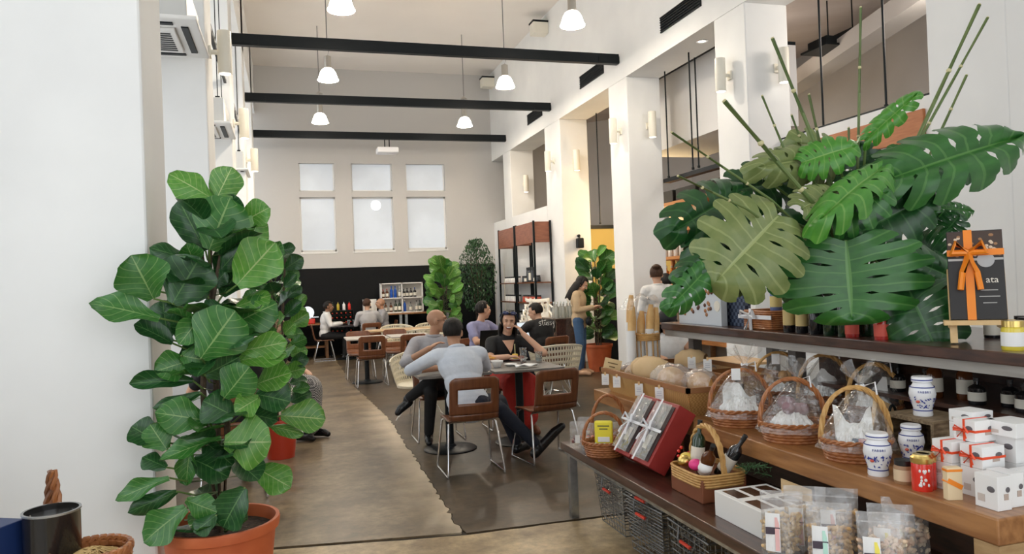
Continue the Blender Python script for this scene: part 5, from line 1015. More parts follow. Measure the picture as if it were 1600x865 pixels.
for i, (px, py, z) in enumerate([(950, 592, .93), (968, 596, .92), (1003, 608, .91), (1035, 614, .91), (1018, 556, .95), (1085, 566, .95), (1110, 570, .95)]):
    q = P(px, py, X=2.095 if i < 4 else 2.49 if i < 7 else 2.36)
    t = thing('price_tag', 'white price card ' + ['clipped to the outer corner of the front bread tray', 'clipped beside the baguettes on the front tray', 'clipped below the kraft bread bags', 'clipped below the large clear-bagged loaf', 'clipped to the rear tray behind the kraft bags', 'clipped to the rear tray below the wrapped loaf', 'clipped to the rear tray end', 'hanging from the cellophane of the nearest gift basket'][i], 'price tag', (q.x-.02, q.y, q.z), -.6, 'white price cards')
    MB().box((0, 0, 0), (.05, .003, .075)).build('card', PAPER, t); MB().box((0, -.002, .01), (.03, .001, .0025)).box((0, -.002, 0), (.026, .001, .0025)).box((0, -.002, -.012), (.03, .001, .0025)).build('print_lines', M('grey_print', (.5, .52, .58), .7), t); MB().box((0, .003, .04), (.012, .01, .02)).build('clip', PALEWOOD, t)
t = thing('kraft_sign', 'tilted kraft card sign on the corner of the front bread tray', 'sign', P(957, 570, Y=4.85), -.5); R = Matrix.Rotation(.25, 3, 'Y'); MB().box((0, 0, 0), (.12, .004, .085), m=R).build('card', M('kraft_card', (.80, .60, .32), .7), t)
for k, w in enumerate((.07, .04)): MB().box(R@V((0, -.003, .012-.025*k)), (w, .001, .008), m=R).build('print_line', M('brown_print', (.25, .15, .06), .7), t)
# ---------------------------------------------------------------- front tier
def pouch(label, loc, w, h, rz, stripe, nut, group, seed=0, lean=.12, bandmat=None):
    t = thing('nut_pouch', label, 'pouch', loc, rz, group); rg = random.Random(seed); t.rotation_euler = (-lean, 0, rz); hc = h*.66
    th = lambda v: .055*(1-v)**.7+.003
    for s in (-1, 1): MB().grid(lambda u, v: ((u-.5)*w*(1-.04*math.sin(math.pi*v)), s*th(v)*math.sin(math.pi*u)**.5+.003*math.sin(u*14+v*9+seed), v*h), 12, 14).build('film', BAGFILM, t, 'all')
    MB().box((0, 0, h*.86), (w*.98, .006, .005)).build('zip_seal', BAGFILM, t)
    nb = MB()
    for i in range(150):
        z = rg.uniform(.01, hc); x = rg.uniform(-.44, .44)*w; y = rg.uniform(-.7, .7)*th(z/h)*max(.15, 1-abs(x/w)*1.4); m = Matrix.Rotation(rg.uniform(0, 6.28), 3, (rg.random(), rg.random(), rg.random()+.01))
        nb.ell((x, y, z), (.013, .007, .008), m, 6, 4)
    o = nb.build('nuts', nut, t, True); o['kind'] = 'stuff'
    lb_ = MB().grid(lambda u, v: (-w*.22+(u-.5)*w*.34, -th(.12+v*.5)*math.sin(math.pi*(.28+(u-.5)*.34))**.5-.004, h*.08+v*h*.58), 4, 6).build('paper_label', PAPER, t)
    MB().grid(lambda u, v: (-w*.12+(u-.5)*w*.10, -th(.12+v*.5)*math.sin(math.pi*.38)**.5-.0065, h*.10+v*h*.5), 2, 4).build('colour_stripe', stripe, lb_)
    MB().grid(lambda u, v: (-w*.22+(u-.5)*w*.33, -th(.42)*math.sin(math.pi*.28)**.5-.0085, h*.34+v*h*.11), 2, 2).build('print_block', bandmat or M('plum_print', (.07, .05, .07), .6), lb_)
    return t
NUT1 = M('cashew', (.78, .60, .34), .6, col2=(.66, .44, .2), scale=40); NUT2 = M('glazed_nut', (.62, .36, .13), .5, col2=(.72, .5, .25), scale=40); NUT3 = M('fruit_mix', (.85, .74, .52), .6, col2=(.75, .45, .3), scale=25)
PINK = M('pink_stripe', (.85, .5, .48), .6); MINT = M('mint_stripe', (.5, .78, .66), .6); YEL = M('yellow_stripe', (.9, .78, .12), .6)
for i, (x, y, st, nu, lb) in enumerate([(1.76, 2.45, PINK, NUT1, 'clear nut pouch with a pink-striped label nearest the white box'), (1.88, 2.47, PINK, NUT1, 'clear nut pouch with a pink label tucked behind another'), (1.82, 2.26, MINT, NUT2, 'clear pouch of glazed nuts with a mint-striped label'), (1.97, 2.40, PINK, NUT2, 'clear nut pouch at the back with a grey-topped seal'), (1.90, 2.10, YEL, NUT3, 'clear pouch of pale fruit mix with a yellow label at the front'), (2.0, 2.16, YEL, NUT3, 'clear pouch of fruit mix with a yellow label in the middle'), (2.10, 2.20, YEL, NUT3, 'clear pouch of fruit mix with a yellow label at the back')]):
    pouch(lb, (x, y, ZL+.001), .155, .235, -.62, st, nu, 'nut pouches on the lower bench', i)
t = thing('pastry_box', 'white cardboard box with window cut-outs on the lower bench', 'box', (1.92, 2.79, ZL), 0)
BW = M('white_card', (.84, .83, .80), .55); MB().box((0, 0, .055), (.27, .35, .11)).build('box', BW, t, bevel=.003)
for dx in (-.09, 0, .09):
    for dy in (-.085, .085): MB().box((dx*.92, dy, .1105), (.06, .12, .002)).build('window', M('choc_window', (.08, .035, .02), .2), t)
t = thing('lidded_box_flap', 'loose kraft lid flap standing behind the white window box', 'box lid', (2.03, 2.72, ZL+.11), 0); MB().box((0, 0, .03), (.004, .2, .06)).build('flap', KRAFT, t)
def red_box(label, y):
    t = thing('wine_gift_box', label, 'gift box', (1.79, y, ZL+.066), 0, 'red wine gift boxes'); RC = M('red_card', (.30, .025, .02), .45, col2=(.36, .035, .03), scale=6); R = Matrix.Rotation(math.radians(33), 3, 'Y')
    L, W_, D = .37, .22, .12
    # local: X' depth (into box), Y width, Z' length ; tilted back
    def bx(c, d, nm, m): return MB().box(R@V(c), d, m=R).build(nm, m, t)
    bx((D/2, 0, L/2), (D-.004, W_, L), 'box', RC); t.children[0].modifiers.new('bevel', 'BEVEL').width = .003
    bx((-.001, 0, L/2), (.003, W_*.80, L*.88), 'inner_tray', M('tray_dark', (.05, .03, .03), .5))
    bt = MB().lathe([(0, 0), (.034, 0), (.034, .17), (.013, .21), (.013, .27), (0, .27)], 12); bt.v = [R@V((v.x*.5-.003, v.y-.02, v.z+.04)) for v in bt.v]; bt.build('wine_bottle', BLKB, t, True)
    bx((-.022, -.02, .12), (.002, .05, .08), 'bottle_label', LABW); bx((-.008, .045, .14), (.012, .035, .2), 'accessory', M('lavender_card', (.5, .45, .55), .5))
    bx((-.024, 0, L/2), (.001, W_*.82, L*.9), 'window_film', FILM)
    bx((-.026, 0, L*.52), (.003, W_+.004, .016), 'ribbon', RIB); bx((-.026, .03, L/2), (.003, .016, L), 'ribbon', RIB)
    for s in (-1, 1):
        MB().tube([R@V((-.03, .03, L*.52)), R@V((-.055, .03+s*.045, L*.52+.03)), R@V((-.05, .03+s*.055, L*.52-.005)), R@V((-.03, .03, L*.52))], .007, 6).tube([R@V((-.03, .03, L*.52)), R@V((-.04, .03+s*.03, L*.52-.05)), R@V((-.036, .03+s*.045, L*.52-.085))], .006, 6).build('bow_loop', RIB, t, True)
    return t
red_box('red wine gift box with white bow beside the yellow-pouch basket', 3.97); red_box('red wine gift box with white bow beside the wine-bottle basket', 3.735)
q = P(936, 712, Z=ZL); bq = V((max(q.x, 1.80), q.y, ZL)); t = basket('small brown basket holding a yellow pouch on the bench end', bq, .125, .10, .085, WICK, None, .19, -.4)
t = thing('yellow_pouch', 'bright yellow pouch with mint base standing in the small basket', 'pouch', bq+V((-.01, -.02, .02)), -.5); MB().box((0, 0, .11), (.11, .03, .17)).build('pouch', M('yellow_foil', (.88, .76, .06), .35), t, bevel=.012); MB().box((0, 0, .042), (.112, .034, .05)).build('mint_base', M('mint_foil', (.45, .78, .68), .4), t, bevel=.01); MB().box((0, -.018, .085), (.07, .002, .03)).build('label_patch', PAPER, t)
for k, w in enumerate((.07, .05)): MB().box((0, -.0165, .165-.018*k), (w, .002, .006)).build('print_line', M('dark_print', (.12, .12, .05), .6), t)
for i, (dx, dy) in enumerate([(-.07, .26), (-.03, .18), (.03, .38), (.15, .11)]):
    x, y = bq.x+dx, min(bq.y+dy, 4.60); t = thing('snack_bag', ['clear snack bag at the very end of the lower bench', 'clear snack bag with pink contents beside the small basket', 'clear snack bag behind the small basket', 'clear snack bag between small basket and red box'][i], 'pouch', (x, y, ZL), -.5, 'clear snack bags')
    for s in (-1, 1): MB().grid(lambda u, v: ((u-.5)*.10, s*.025*(1-v)**.6*math.sin(math.pi*u)**.5+.002*math.sin(u*20), v*.17), 8, 8).build('film', BAGFILM, t, 'all')
    for k in range(9): MB().ell((rnd(-.03, .03), rnd(-.012, .012), .015+rnd(0, .07)), (.012, .010, .012)).build('sweet', [M('dark_sweet', (.14, .03, .03), .4), M('coral_sweet', (.8, .3, .2), .4), M('cream_sweet', (.8, .7, .5), .5)][k % 3], t, True)
    MB().box((0, -.022, .06), (.03, .001, .05)).build('label', PAPER, t)
basket('brown basket with an arched handle behind the red gift boxes', (1.93, 4.44, ZL), .11, .10, .08, WICK, None, .26, -.4)
# hamper of bottles
q = P(1112, 762, Z=ZL); hb_ = V((1.935, 3.27, ZL)); t = thing('wine_hamper', 'open wicker hamper with arched handle and wine bottles', 'basket', hb_, 0)
MB().box((0, 0, .055), (.24, .30, .11)).build('brown_box_base', M('brown_card', (.22, .07, .03), .5), t, bevel=.006); wv = MB()
for j in range(5):
    pts = []
    for a in [2*math.pi*i/56 for i in range(56)]:
        c_, s_ = math.cos(a), math.sin(a); k = (abs(c_)**6+abs(s_)**6)**(-1/6); e = 1+.05*j/5; pts.append((c_*k*.125*e, s_*k*.155*e, .075+.013*j+.003*math.sin(a*28+j*math.pi)))
    wv.tube(pts, .0075, 5, True)
wv.build('weave', WICKL, t, True); hd = MB()
for ph in (0, 2.1, 4.2): hd.tube([(.008*math.cos(i*.8+ph), .15*math.cos(math.pi*i/30), .09+.24*math.sin(math.pi*i/30)**.8+.006*math.sin(i*.8+ph)) for i in range(31)], .009, 6)
hd.build('handle', WICKL, t, True)
for lb, dx, dy, m, ln in [('green wine bottle upright in the hamper', -.02, .07, GREENB, (.05, .1, 0)), ('dark wine bottle leaning out of the hamper', .03, -.06, BLKB, (.5, .35, 0)), ('pale-labelled bottle lying across the hamper', -.04, -.02, BROWNB, (.75, -.2, 0))]: bottle(lb, hb_+V((dx, dy, .10)), .033, .25, m, BLKC, 'bottles in the hamper', LABW, lean=ln)
for i, (dx, dy, m, lb) in enumerate([(-.08, -.03, M('hot_pink', (.8, .05, .25), .5), 'hot pink wrapped sweet in the hamper'), (-.09, .06, GOLD, 'gold wrapped sweet in the hamper'), (-.07, -.10, PAPER, 'white wrapped sweet in the hamper'), (-.05, .11, M('yellow_wrap', (.8, .6, .1), .4), 'yellow wrapped sweet in the hamper')]): tag(MB().ell((0, 0, 0), (.034, .036, .028)).build('wrapped_sweet', m, loc=hb_+V((dx, dy, .155)), smooth=True), lb, 'sweet', 'sweets in the hamper')
t = thing('pine_sprig', 'green pine sprig sticking out of the hamper', 'sprig', hb_+V((.05, -.17, .16))); sp_ = MB()
for k in range(5):
    e = V((rnd(.0, .12), -.10-rnd(0, .06), rnd(-.04, .06))); sp_.tube([(0, 0, 0), e], .002, 5)
    for i in range(26): f = rnd(.2, 1); d = V((rnd(-1, 1), rnd(-1, 1), rnd(-1, 1))).normalized()*.022; sp_.tube([e*f, e*f+d], .0011, 4)
o = sp_.build('needles', M('pine_green', (.06, .14, .05), .6), t); t = thing('berry_sprig', 'red berries beside the hamper handle', 'sprig', hb_+V((-.02, .19, .13)))
for k in range(9): MB().ell((rnd(-.03, .03), rnd(-.01, .03), rnd(-.04, .06)), .009, None, 8, 6).build('berry', RED, t, True)
MB().tube([(0, 0, -.06), (0, 0, .06)], .002, 5).build('stalk', STEM, t)
# ---------------------------------------------------------------- middle tier, jar end
BLUEP = M('cobalt_print', (.02, .04, .28), .35)
def ceramic(label, loc, sc=1):
    t = thing('ceramic_jar', label, 'jar', loc, -.62, 'blue and white ceramic jars'); t.scale = (sc,)*3
    MB().lathe([(0, 0), (.036, 0), (.038, .006), (.036, .03), (.045, .06), (.052, .09), (.048, .115), (.037, .13), (.034, .138), (.040, .141), (.040, .158), (.037, .162), (0, .162)], 28).build('body', M('jar_glaze', (.85, .86, .88), .15), t, True)
    for z, r in ((.118, .047), (.148, .0405), (.022, .037)): MB().lathe([(r+.0006, z), (r+.0006, z+.004)], 28).build('blue_band', BLUEP, t, True)
    rp = lambda z: .036+.016*math.sin(min(1, max(0, (z-.03)/.062))*math.pi/2) if z < .092 else .052-.004*(z-.092)/.023
    for k in range(30):
        a = rnd(-2.9, -.25); z = rnd(.035, .082); r = rp(z)+.0008; c_ = V((r*math.cos(a), r*math.sin(a), z)); tg = V((-math.sin(a), math.cos(a), 0)); up = V((0, 0, 1)); n = V((math.cos(a), math.sin(a), 0)); l = rnd(.004, .009); an = rnd(0, 6.28); d1 = tg*math.cos(an)+up*math.sin(an); d2 = n.cross(d1)
        MB().add([c_-d1*l, c_+d2*l*.45, c_+d1*l, c_-d2*l*.45], [(0, 1, 2, 3)]).build('flower_stroke', BLUEP, t)
    for i, ch in enumerate('FABBRI'):
        a = -math.pi/2+(i-2.5)*.17; r = .0512; text(ch, .013, BLUEP, t, onface((r*math.cos(a), r*math.sin(a), .102), (-math.sin(a), math.cos(a), 0), (0, 0, 1)))
    a = -2.1; MB().ell((.0475*math.cos(a), .0475*math.sin(a), .062), (.008, .008, .006)).build('red_bird', M('red_glaze', (.6, .1, .06), .4), t, True)
    return t
q = P(1436, 713, Z=ZM); CX, CY = q.x+.06, q.y
t = thing('wooden_crate', 'weathered open crate carrying a blue-and-white jar', 'crate', (CX, CY, ZM), 0); cw, cd, ch = .22, .26, .17
for z in (.008, ch-.008): MB().box((0, 0, z), (cw, cd, .016)).build('board', OLDWOOD, t)
for y in (-cd/2+.008, cd/2-.008): MB().box((0, y, ch/2), (cw, .016, ch-.032)).build('board', OLDWOOD, t)
MB().box((cw/2-.006, 0, ch/2), (.012, cd-.032, ch-.032)).build('board', OLDWOOD, t)
ceramic('blue-and-white ceramic jar standing on the weathered crate', (CX-.03, CY, ZM+ch), 1.0)
ceramic('blue-and-white ceramic jar just in front of the crate opening', (CX-.155, CY-.06, ZM), .95)
q = P(1366, 742, Z=ZM); ceramic('blue-and-white ceramic jar beside the brown paste jar', (max(2.14, q.x), q.y, ZM), 1.0)
q = P(1390, 757, Z=ZM); jar('small brown paste jar with a dark lid among the ceramic jars', (max(2.14, q.x), q.y, ZM), .034, .085, M('paste', (.35, .2, .1), .3), BLKC, None, M('tan_label', (.72, .55, .36), .6))
def tin(label, px, py):
    q = P(px, py, Z=ZM); t = thing('red_tin', label, 'tin', (max(2.13, q.x), q.y, ZM), -.6, 'red tins with gold lids'); MB().lathe([(0, 0), (.034, 0), (.035, .003), (.035, .095), (.033, .1), (0, .1)], 24).build('can', RED, t, True); MB().lathe([(.036, .097), (.037, .1), (.037, .115), (.03, .122), (.028, .127), (0, .127)], 24).build('lid', GOLD, t, True)
    for k in range(14):
        a = -math.pi/2+rnd(-.5, .5); z = rnd(.02, .075); MB().ell((.0353*math.cos(a), .0353*math.sin(a), z), (.004, .003, .006), None, 6, 4).build('white_flourish', PAPER, t, True)
tin('red tin with gold lid beside the paste jar', 1417, 768); tin('red tin with gold lid next to the orange-ribboned packet', 1447, 762)
q = P(1340, 722, Z=ZM); t = thing('round_tag_packet', 'slate packet with a round white tag beside the honey-handled basket', 'packet', (max(q.x, 2.14), q.y, ZM), -.6); MB().box((0, 0, .05), (.07, .03, .10)).build('packet', M('slate_blue', (.08, .12, .18), .6), t, bevel=.008); MB().cyl((-.01, -.0165, .055), (-.01, -.0185, .055), .026, n=20).build('round_tag', PAPER, t); MB().box((.02, -.016, .085), (.03, .003, .03)).build('pink_paper', PINK, t)
q = P(1472, 782, Z=ZM); t = thing('ribboned_packet', 'slim cream packet tied with orange ribbon beside the tea boxes', 'packet', (max(q.x, 2.13), q.y, ZM), -.3); MB().box((0, 0, .055), (.05, .03, .11)).build('packet', M('cream_card', (.82, .66, .42), .6), t, bevel=.002); MB().box((0, 0, .055), (.054, .034, .016), m=Matrix.Rotation(.5, 3, 'Y')).build('ribbon', ORIB, t); MB().box((0, 0, .1), (.052, .032, .008)).build('ribbon', ORIB, t)
q = P(1382, 640, Z=ZM+.1); t = thing('paper_bag', 'folded kraft bag with black handle against the crate', 'bag', (CX-.02, CY+.24, ZM), .3); MB().box((0, 0, .1), (.16, .02, .18), m=Matrix.Rotation(.35, 3, 'Y')).build('bag', KRAFT, t); MB().tube(arch(.03, .07, 12), .006).build('handle', BLACK, t, True, loc=(.06, -.015, .1))
# tea boxes: (x, y, z, sx, sy, sz, ribbon)
TEA = M('tea_card', (.88, .88, .87), .5); tb_ = [(0, .0, 0, .10, .085, .05, 0, 'bottom of the ribboned stack'), (0, .0, .05, .10, .085, .05, 0, 'second up in the ribboned stack'), (-.0, .0, .10, .10, .085, .075, 1, 'tied with red ribbon over the ribboned stack'), (.02, -.10, .0, .10, .09, .10, 0, 'standing under another tied box'), (.02, -.10, .10, .10, .09, .075, 1, 'tied with red ribbon beside the first tied box'), (.06, -.04, .175, .10, .09, .075, 1, 'tied with red ribbon, topmost of the tied boxes'), (.12, .03, 0, .10, .1, .11, 0, 'at the rear, lowest'), (.12, .03, .11, .1, .1, .11, 0, 'at the rear, second up'), (.12, .03, .22, .1, .1, .045, 0, 'at the rear with a printed lid'), (.15, -.11, 0, .10, .1, .11, 0, 'behind the tied boxes, lowest'), (.15, -.11, .11, .10, .1, .09, 0, 'with an oval mark behind the tied boxes'), (.14, -.12, .20, .12, .12, .05, 0, 'wide flat, topmost at the back'), (-.07, -.215, 0, .06, .085, .11, 0, 'small upright at the bench corner'), (.0, -.20, 0, .06, .09, .11, 0, 'upright between two at the bench corner'), (.08, -.235, 0, .09, .1, .11, 2, 'with a pale blue side at the bench corner'), (.18, -.22, 0, .08, .09, .10, 0, 'behind the corner boxes')]
q = P(1508, 765, Z=ZM); TX, TY = 2.24, 2.12
for i, (dx, dy, z, sx, sy, sz, rb, lb) in enumerate(tb_):
    t = thing('tea_box', 'white printed tea box '+lb, 'box', (TX+dx, TY+dy, ZM+z), 0, 'white tea boxes'); MB().box((0, 0, sz/2), (sx-.002, sy-.002, sz-.001)).build('carton', TEA, t, bevel=.0015)
    MB().ell((-sx/2, -sy*.22, sz*.6), (.0012, sy*.17, min(.010, sz*.16)), None, 16, 6).build('oval_mark', M('grey_mark', (.13, .12, .13), .6), t, True); MB().ell((sx*.22, -sy/2, sz*.6), (sx*.15, .0012, min(.009, sz*.15)), None, 16, 6).build('oval_mark', MATS['grey_mark'], t, True); MB().box((-sx/2-.0002, sy*.2, sz*.3), (.001, sy*.3, sz*.22)).build('print_picture', M('sepia_print', (.62, .55, .50), .6), t)
    MB().box((sx*.1, -sy/2-.0001, sz*.4), (sx*.3, .001, sz*.18)).build('print_patch', M('taupe_print', (.5, .4, .34), .6), t)
    if rb == 1:
        MB().box((0, 0, sz/2), (sx+.002, .008, sz+.002)).box((0, 0, sz/2), (sx+.002, sy+.002, .008)).build('ribbon', M('red_orange_ribbon', (.82, .08, .02), .4), t)
        for s in (-1, 1): MB().tube([(-sx/2-.004, 0, sz/2), (-sx/2-.02, s*.02, sz/2+.016), (-sx/2-.016, s*.03, sz/2-.002), (-sx/2-.004, 0, sz/2)], .0035, 6).tube([(-sx/2-.004, 0, sz/2), (-sx/2-.012, s*.018, sz/2-.025)], .003, 6).build('bow', MATS['red_orange_ribbon'], t, True)
    if rb == 2: MB().box((0, -sy/2-.0005, sz/2), (sx*.9, .001, sz*.85)).build('blue_panel', M('pale_aqua', (.5, .76, .78), .5), t)
# ---------------------------------------------------------------- top tier goods
def flat_box(label, px0, px1, pyb, h, mat, X=2.72, parts=None):
    a, c = P(px0, pyb, X=X), P(px1, pyb, X=X); t = thing('chocolate_box', label, 'box', (X, (a.y+c.y)/2, ZT), 0); MB().box((.02, 0, h/2), (.045, abs(a.y-c.y), h)).build('carton', mat, t, bevel=.002); return t, abs(a.y-c.y)
t, L = flat_box('chocolate carton printed with pralines standing on the top table', 1062, 1128, 505, .26, M('pale_print', (.62, .66, .70), .5), 2.70)
for k in range(26): MB().ell((-.004, rnd(-.35, .42)*L, rnd(.06, .24)), (.006, .016, .014), None, 8, 6).build('printed_praline', [M('cocoa', (.10, .035, .02), .5), M('caramel', (.4, .18, .07), .5)][k % 2], t, True)
MB().cyl((-.002, -.42*L, .13), (-.006, -.42*L, .13), .035, n=20).build('round_seal', LABW, t)
t, L = flat_box('navy patterned carton behind the praline carton', 1118, 1165, 500, .25, weave_mat('navy_pattern', (.012, .02, .05), (.10, .13, .19), 45, 45), 2.78)
a = P(1158, 512, Z=ZT); t = thing('ribboned_hamper', 'wicker hamper tied with a white ribbon bow on the top table', 'basket', (2.80, a.y*.0+3.92, ZT), 0); wv = MB()
for j in range(9): wv.tube([(.11*(abs(math.cos(x))**6+abs(math.sin(x))**6)**(-1/6)*math.cos(x), .15*(abs(math.cos(x))**6+abs(math.sin(x))**6)**(-1/6)*math.sin(x), .008+.0125*j+.003*math.sin(x*28+j*math.pi)) for x in [2*math.pi*i/56 for i in range(56)]], .0075, 5, True)
wv.build('weave', WICK, t, True); MB().box((0, 0, .05), (.2, .28, .1)).build('liner', M('dark_liner', (.1, .05, .03), .7), t); MB().box((-.122, 0, .075), (.004, .33, .024)).box((-.122, .04, .06), (.005, .024, .13)).build('ribbon', RIB, t)
for s in (-1, 1): MB().tube([(-.125, .04, .085), (-.15, .04+s*.06, .11), (-.145, .04+s*.07, .075), (-.125, .04, .085)], .01, 6).tube([(-.125, .04, .08), (-.14, .04+s*.03, .0), (-.145, .04+s*.05, -.06)], .009, 6).build('bow_loop', RIB, t, True)
bottle('small blue and yellow bottle standing in the ribboned hamper', (2.82, 3.9, ZT+.10), .035, .2, M('blue_yellow', (.15, .2, .4), .3), PAPER, None, M('yellow_lab', (.7, .55, .2), .5))
for i in range(13):
    x = 2.70+.09*(i % 2); y = 3.62-.055*i*1.0; 
    if i in (10, 11, 12): continue
    bottle('%s bottle in the row on the top table' % ('dark red-topped' if i < 5 else 'dark green'), (x, y, ZT), .034, .26 if i < 5 else .24, BLKB if i < 5 else GREENB, REDC if i < 5 else BLKC, 'dark bottles on the top table', M('gold_seal', (.6, .45, .18), .4) if i in (0, 2) else None)
for i, (px, py) in enumerate([(1332, 533), (1378, 536)]):
    q = P(px, py, Z=ZT+.0); jar(['red sauce jar beside the dark bottles under the leaves', 'red sauce jar nearest the easel under the leaves'][i], (2.70, P(px, py, X=2.70).y, ZT), .033, .12, M('red_sauce', (.42, .02, .015), .15, coat=.6), REDC, 'red jars on the top table', M('red_lab', (.6, .08, .05), .5))
EX = 2.84; EY = P(1528, 500, X=EX).y; t = thing('easel_stand', 'pale pine easel holding the ribboned chocolate bar', 'easel', (EX, EY, ZT), -.75); t.scale = (1.25,)*3
for s in (-1, 1): MB().box((s*.075, .0, .13), (.022, .018, .26), m=Matrix.Rotation(-.22, 3, 'X')).build('upright', PALEWOOD, t); MB().box((s*.075, .05, .06), (.02, .10, .018)).build('foot', PALEWOOD, t)
MB().box((0, -.035, .075), (.21, .05, .016)).build('ledge', PALEWOOD, t); MB().box((0, .03, .2), (.16, .015, .02)).build('crossbar', PALEWOOD, t)
R = Matrix.Rotation(-.20, 3, 'X'); ct = thing('chocolate_bar_box', 'black chocolate carton with hazelnut picture and orange ribbon bow', 'box', (EX, EY, ZT+.105), -.75); ct.scale = (1.25,)*3; f = lambda x, y, z: R@V((x, y, z))+V((0, -.03, 0))
def cb(c, d, nm, m): return MB().box(f(*c), d, m=R).build(nm, m, ct)
cb((0, 0, .155), (.165, .022, .31), 'carton', M('dark_carton', (.018, .016, .016), .5)); cb((0, -.0115, .262), (.163, .001, .09), 'hazelnut_picture', M('picture_brown', (.05, .025, .015), .4))
for k in range(30): MB().ell(f(rnd(-.075, .075), -.012, rnd(.222, .303)), (.006, .0015, .005), R, 7, 5).build('printed_nut', [M('nut_pale', (.7, .55, .4), .5), M('nut_mid', (.35, .18, .08), .5)][k % 2], ct, True)
cb((0, -.0115, .208), (.163, .001, .008), 'grey_line', M('grey_line', (.45, .44, .42), .5)); MB().cyl(f(.03, -.011, .205), f(.03, -.013, .205), .026, n=22).build('round_seal', M('grey_seal', (.42, .42, .42), .5), ct)
cb((-.02, -.014, .155), (.026, .002, .315), 'ribbon', ORIB); cb((0, -.014, .232), (.169, .002, .022), 'ribbon', ORIB)
for s in (-1, 1): MB().tube([f(-.02, -.016, .232), f(-.02+s*.04, -.035, .262), f(-.02+s*.052, -.03, .23), f(-.02, -.016, .232)], .011, 7).tube([f(-.02, -.018, .23), f(-.02+s*.022, -.025, .16), f(-.02+s*.03, -.024, .10)], .010, 7).build('bow_loop', ORIB, ct, True)
text('ata', .032, LABW, ct, onface(f(.045, -.0128, .135), (1, 0, 0), R@V((0, 0, 1))))
for k, w in enumerate((.05, .06, .04)): cb((.035, -.0118, .1-.022*k), (w, .001, .003), 'print_line', MATS['grey_line'])
q = P(1578, 545, X=2.70); jar('yellow ghee jar with white label at the end of the top table', (2.72, q.y, ZT), .042, .115, M('ghee_yellow', (.75, .6, .06), .2, coat=.5), GOLD, None, PAPER)
for i in range(5): jar('small dark jar behind the easel on the top table', (3.10+.08*(i % 2), EY+.16-.085*i, ZT), .034, .10, BLKB, BLKC, 'small jars behind the easel', LABW)
# bottles on the lower shelf of the high table
for i in range(16):
    bottle(['dark bottle with small white label under the high table', 'brown-grey labelled bottle under the high table'][1 if i in (4, 5) else 0], (2.96+.06*(i % 2), 3.35-.115*i, .92), .036, .20 if i in (4, 5) else .12, BROWNB if i in (4, 5) else BLKB, BLKC, 'bottles under the high table', LABW)
t = thing('brown_chest', 'plain reddish-brown wooden chest under the high table', 'chest', (2.62+.34, 2.0, ZM-.0)); MB().box((0, 0, .07), (.30, .9, .14)).build('body', M('red_brown_wood', (.12, .04, .02), .5), t, bevel=.004); MB().box((0, 0, .145), (.31, .91, .012)).build('lid', MATS['red_brown_wood'], t)
# ---------------------------------------------------------------- wire shopping baskets on the floor
def wire_basket(label, loc, rz, group='wire shopping baskets'):
    t = thing('wire_basket', label, 'basket', loc, rz, group); WM = M('zinc_wire', (.32, .33, .34), .32, 1); a, c, h = .15, .21, .30
    for k in range(9): f = k/8; e = .82+.18*f; MB().tube([(-a*e, -c*e, h*f+.006), (a*e, -c*e, h*f+.006), (a*e, c*e, h*f+.006), (-a*e, c*e, h*f+.006)], .0036 if k < 8 else .006, 5, True).build('ring_wire', WM, t)
    vb = MB()
    for i in range(10):
        f = -1+2*i/9
        for s in (-1, 1): vb.tube([(f*a*.82, s*c*.82, .006), (f*a, s*c, h)], .0017, 4).tube([(s*a*.82, f*c*.82, .006), (s*a, f*c, h)], .0017, 4)
        vb.tube([(f*a*.82, -c*.82, .006), (f*a*.82, c*.82, .006)], .0017, 4)
    vb.build('upright_wires', WM, t)
    for s in (-1, 1): hn = MB().tube([(s*a, -.09, h+.004), (s*(a+.012), -.08, h-.06), (s*(a+.012), .08, h-.06), (s*a, .09, h+.004)], .004, 6).build('handle', WM, t); MB().cyl((s*(a+.012), -.05, h-.06), (s*(a+.012), .05, h-.06), .009, n=8).build('grip', M('red_grip', (.75, .06, .03), .4), hn, True)
    return t
wire_basket('wire basket beside the bench end leg', (2.0, 4.30, 0), 0); wire_basket('wire basket in the middle under the low bench', (1.97, 3.78, 0), .05); wire_basket('wire basket tucked furthest along under the low bench', (1.97, 3.28, 0), -.04)
dup(bpy.data.objects['wire_basket'], (2.0, 4.30, .09), 0, 'wire basket nested in the one beside the bench end leg'); dup(bpy.data.objects['wire_basket'], (1.97, 3.78, .09), .05, 'wire basket nested in the middle one under the low bench')
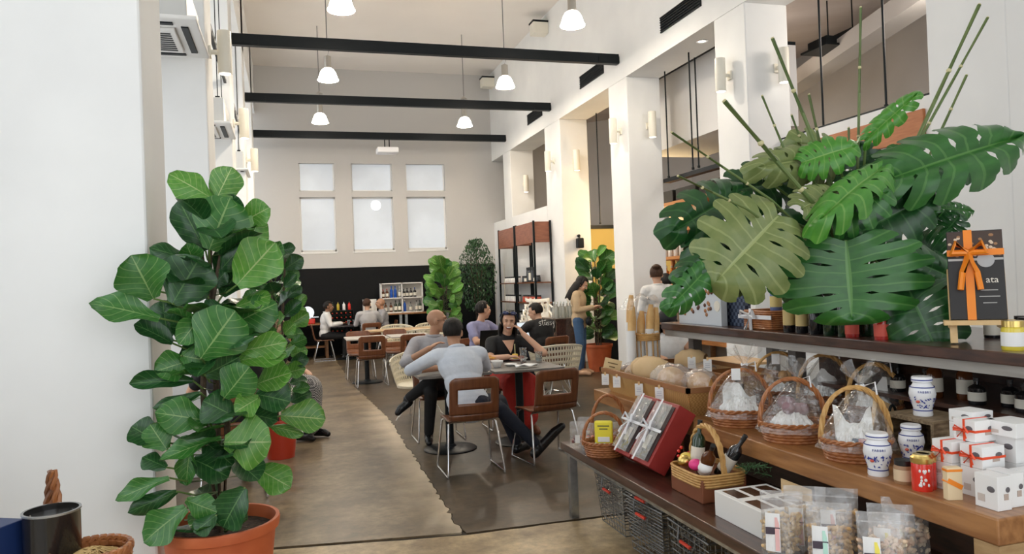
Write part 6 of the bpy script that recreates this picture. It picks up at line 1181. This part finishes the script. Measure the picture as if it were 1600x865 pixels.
# ---------------------------------------------------------------- foreground corner: side table with tin and baskets
FX = P(83, 865, Y=1.75); tz = .84
t = thing('corner_table', 'small wooden side table under the black tin beside the wall', 'table', (FX.x, 1.80, 0)); MB().box((0, 0, tz-.015), (.62, .5, .03)).build('top', MIDWOOD, t)
for sx in (-1, 1):
    for sy in (-1, 1): MB().box((sx*.27, sy*.21, (tz-.03)/2), (.04, .04, tz-.03)).build('leg', MIDWOOD, t)
th_ = P(83, 795, Y=1.75).z-tz; t = thing('black_tin', 'tall black tin with painted flowers', 'tin', (FX.x, 1.75, tz), -.1); r = .052
MB().lathe([(0, 0), (r, 0), (r, th_-.004), (r+.002, th_), (r-.003, th_), (r-.004, th_-.012), (0, th_-.012)], 30).build('can', M('black_lacquer', (.016, .015, .014), .2, coat=.6), t, True); MB().lathe([(r+.0015, th_-.004), (r+.002, th_)], 30).build('rim', STEEL, t)
for k in range(40):
    a = -math.pi/2+rnd(-.45, .75); z = rnd(0, .62)*th_ if k > 8 else rnd(.4, .65)*th_; MB().ell(((r+.0005)*math.cos(a), (r+.0005)*math.sin(a), z), (.005, .003, .006), None, 6, 4).build('painted_petal', [PAPER, M('lilac_paint', (.5, .5, .65), .5), M('petal_grey', (.6, .6, .62), .5), YEL if k == 3 else BLUEP][k % 4], t, True)
t = basket('dark round basket with twisted handle behind the black tin', (P(82, 760, Y=1.93).x+.03, 1.93, tz), .12, .09, .07, WICKD, None, 0, 0); hd = MB(); hz = P(82, 735, Y=1.93).z-tz
for s, m in ((-1, WICKD), (1, WICK)):
    hd = MB()
    for ph in (0, 2.1, 4.2): hd.tube([(-.03+s*.018*(1-(i/24)**2)+.006*math.cos(i*.9+ph), .006*math.sin(i*.9+ph), .05+(hz-.05)*i/24) for i in range(25)], .0058, 6)
    hd.build('handle', m, t, True)
bk = P(155, 858, Y=1.72); t = basket('brown basket lined with straw beside the black tin', (bk.x-.015, 1.72, tz), .07, .07, max(.05, bk.z-tz), WICK, None, 0); sb = MB()
for k in range(40): a, e = rnd(0, 6.28), rnd(0, 6.28); zz = max(.05, bk.z-tz)-.012; sb.tube([(.055*math.cos(a), .055*math.sin(a), zz), (.02*math.cos(e), .02*math.sin(e), zz+.014), (.05*math.cos(e), .05*math.sin(e), zz)], .0016, 4)
o = sb.build('straw', M('straw', (.7, .5, .22), .7), t); o['kind'] = 'stuff'
bb = P(8, 815, Y=1.75); t = thing('blue_box', 'dark blue box with gold band next to the black tin', 'box', (bb.x-.02, 1.75, tz), -.5); hh = bb.z-tz; MB().box((0, 0, hh/2), (.08, .07, hh)).build('carton', M('deep_blue_card', (.01, .03, .12), .5), t, bevel=.002); MB().box((0, 0, hh*.42), (.081, .071, .012)).build('gold_band', GOLD, t)
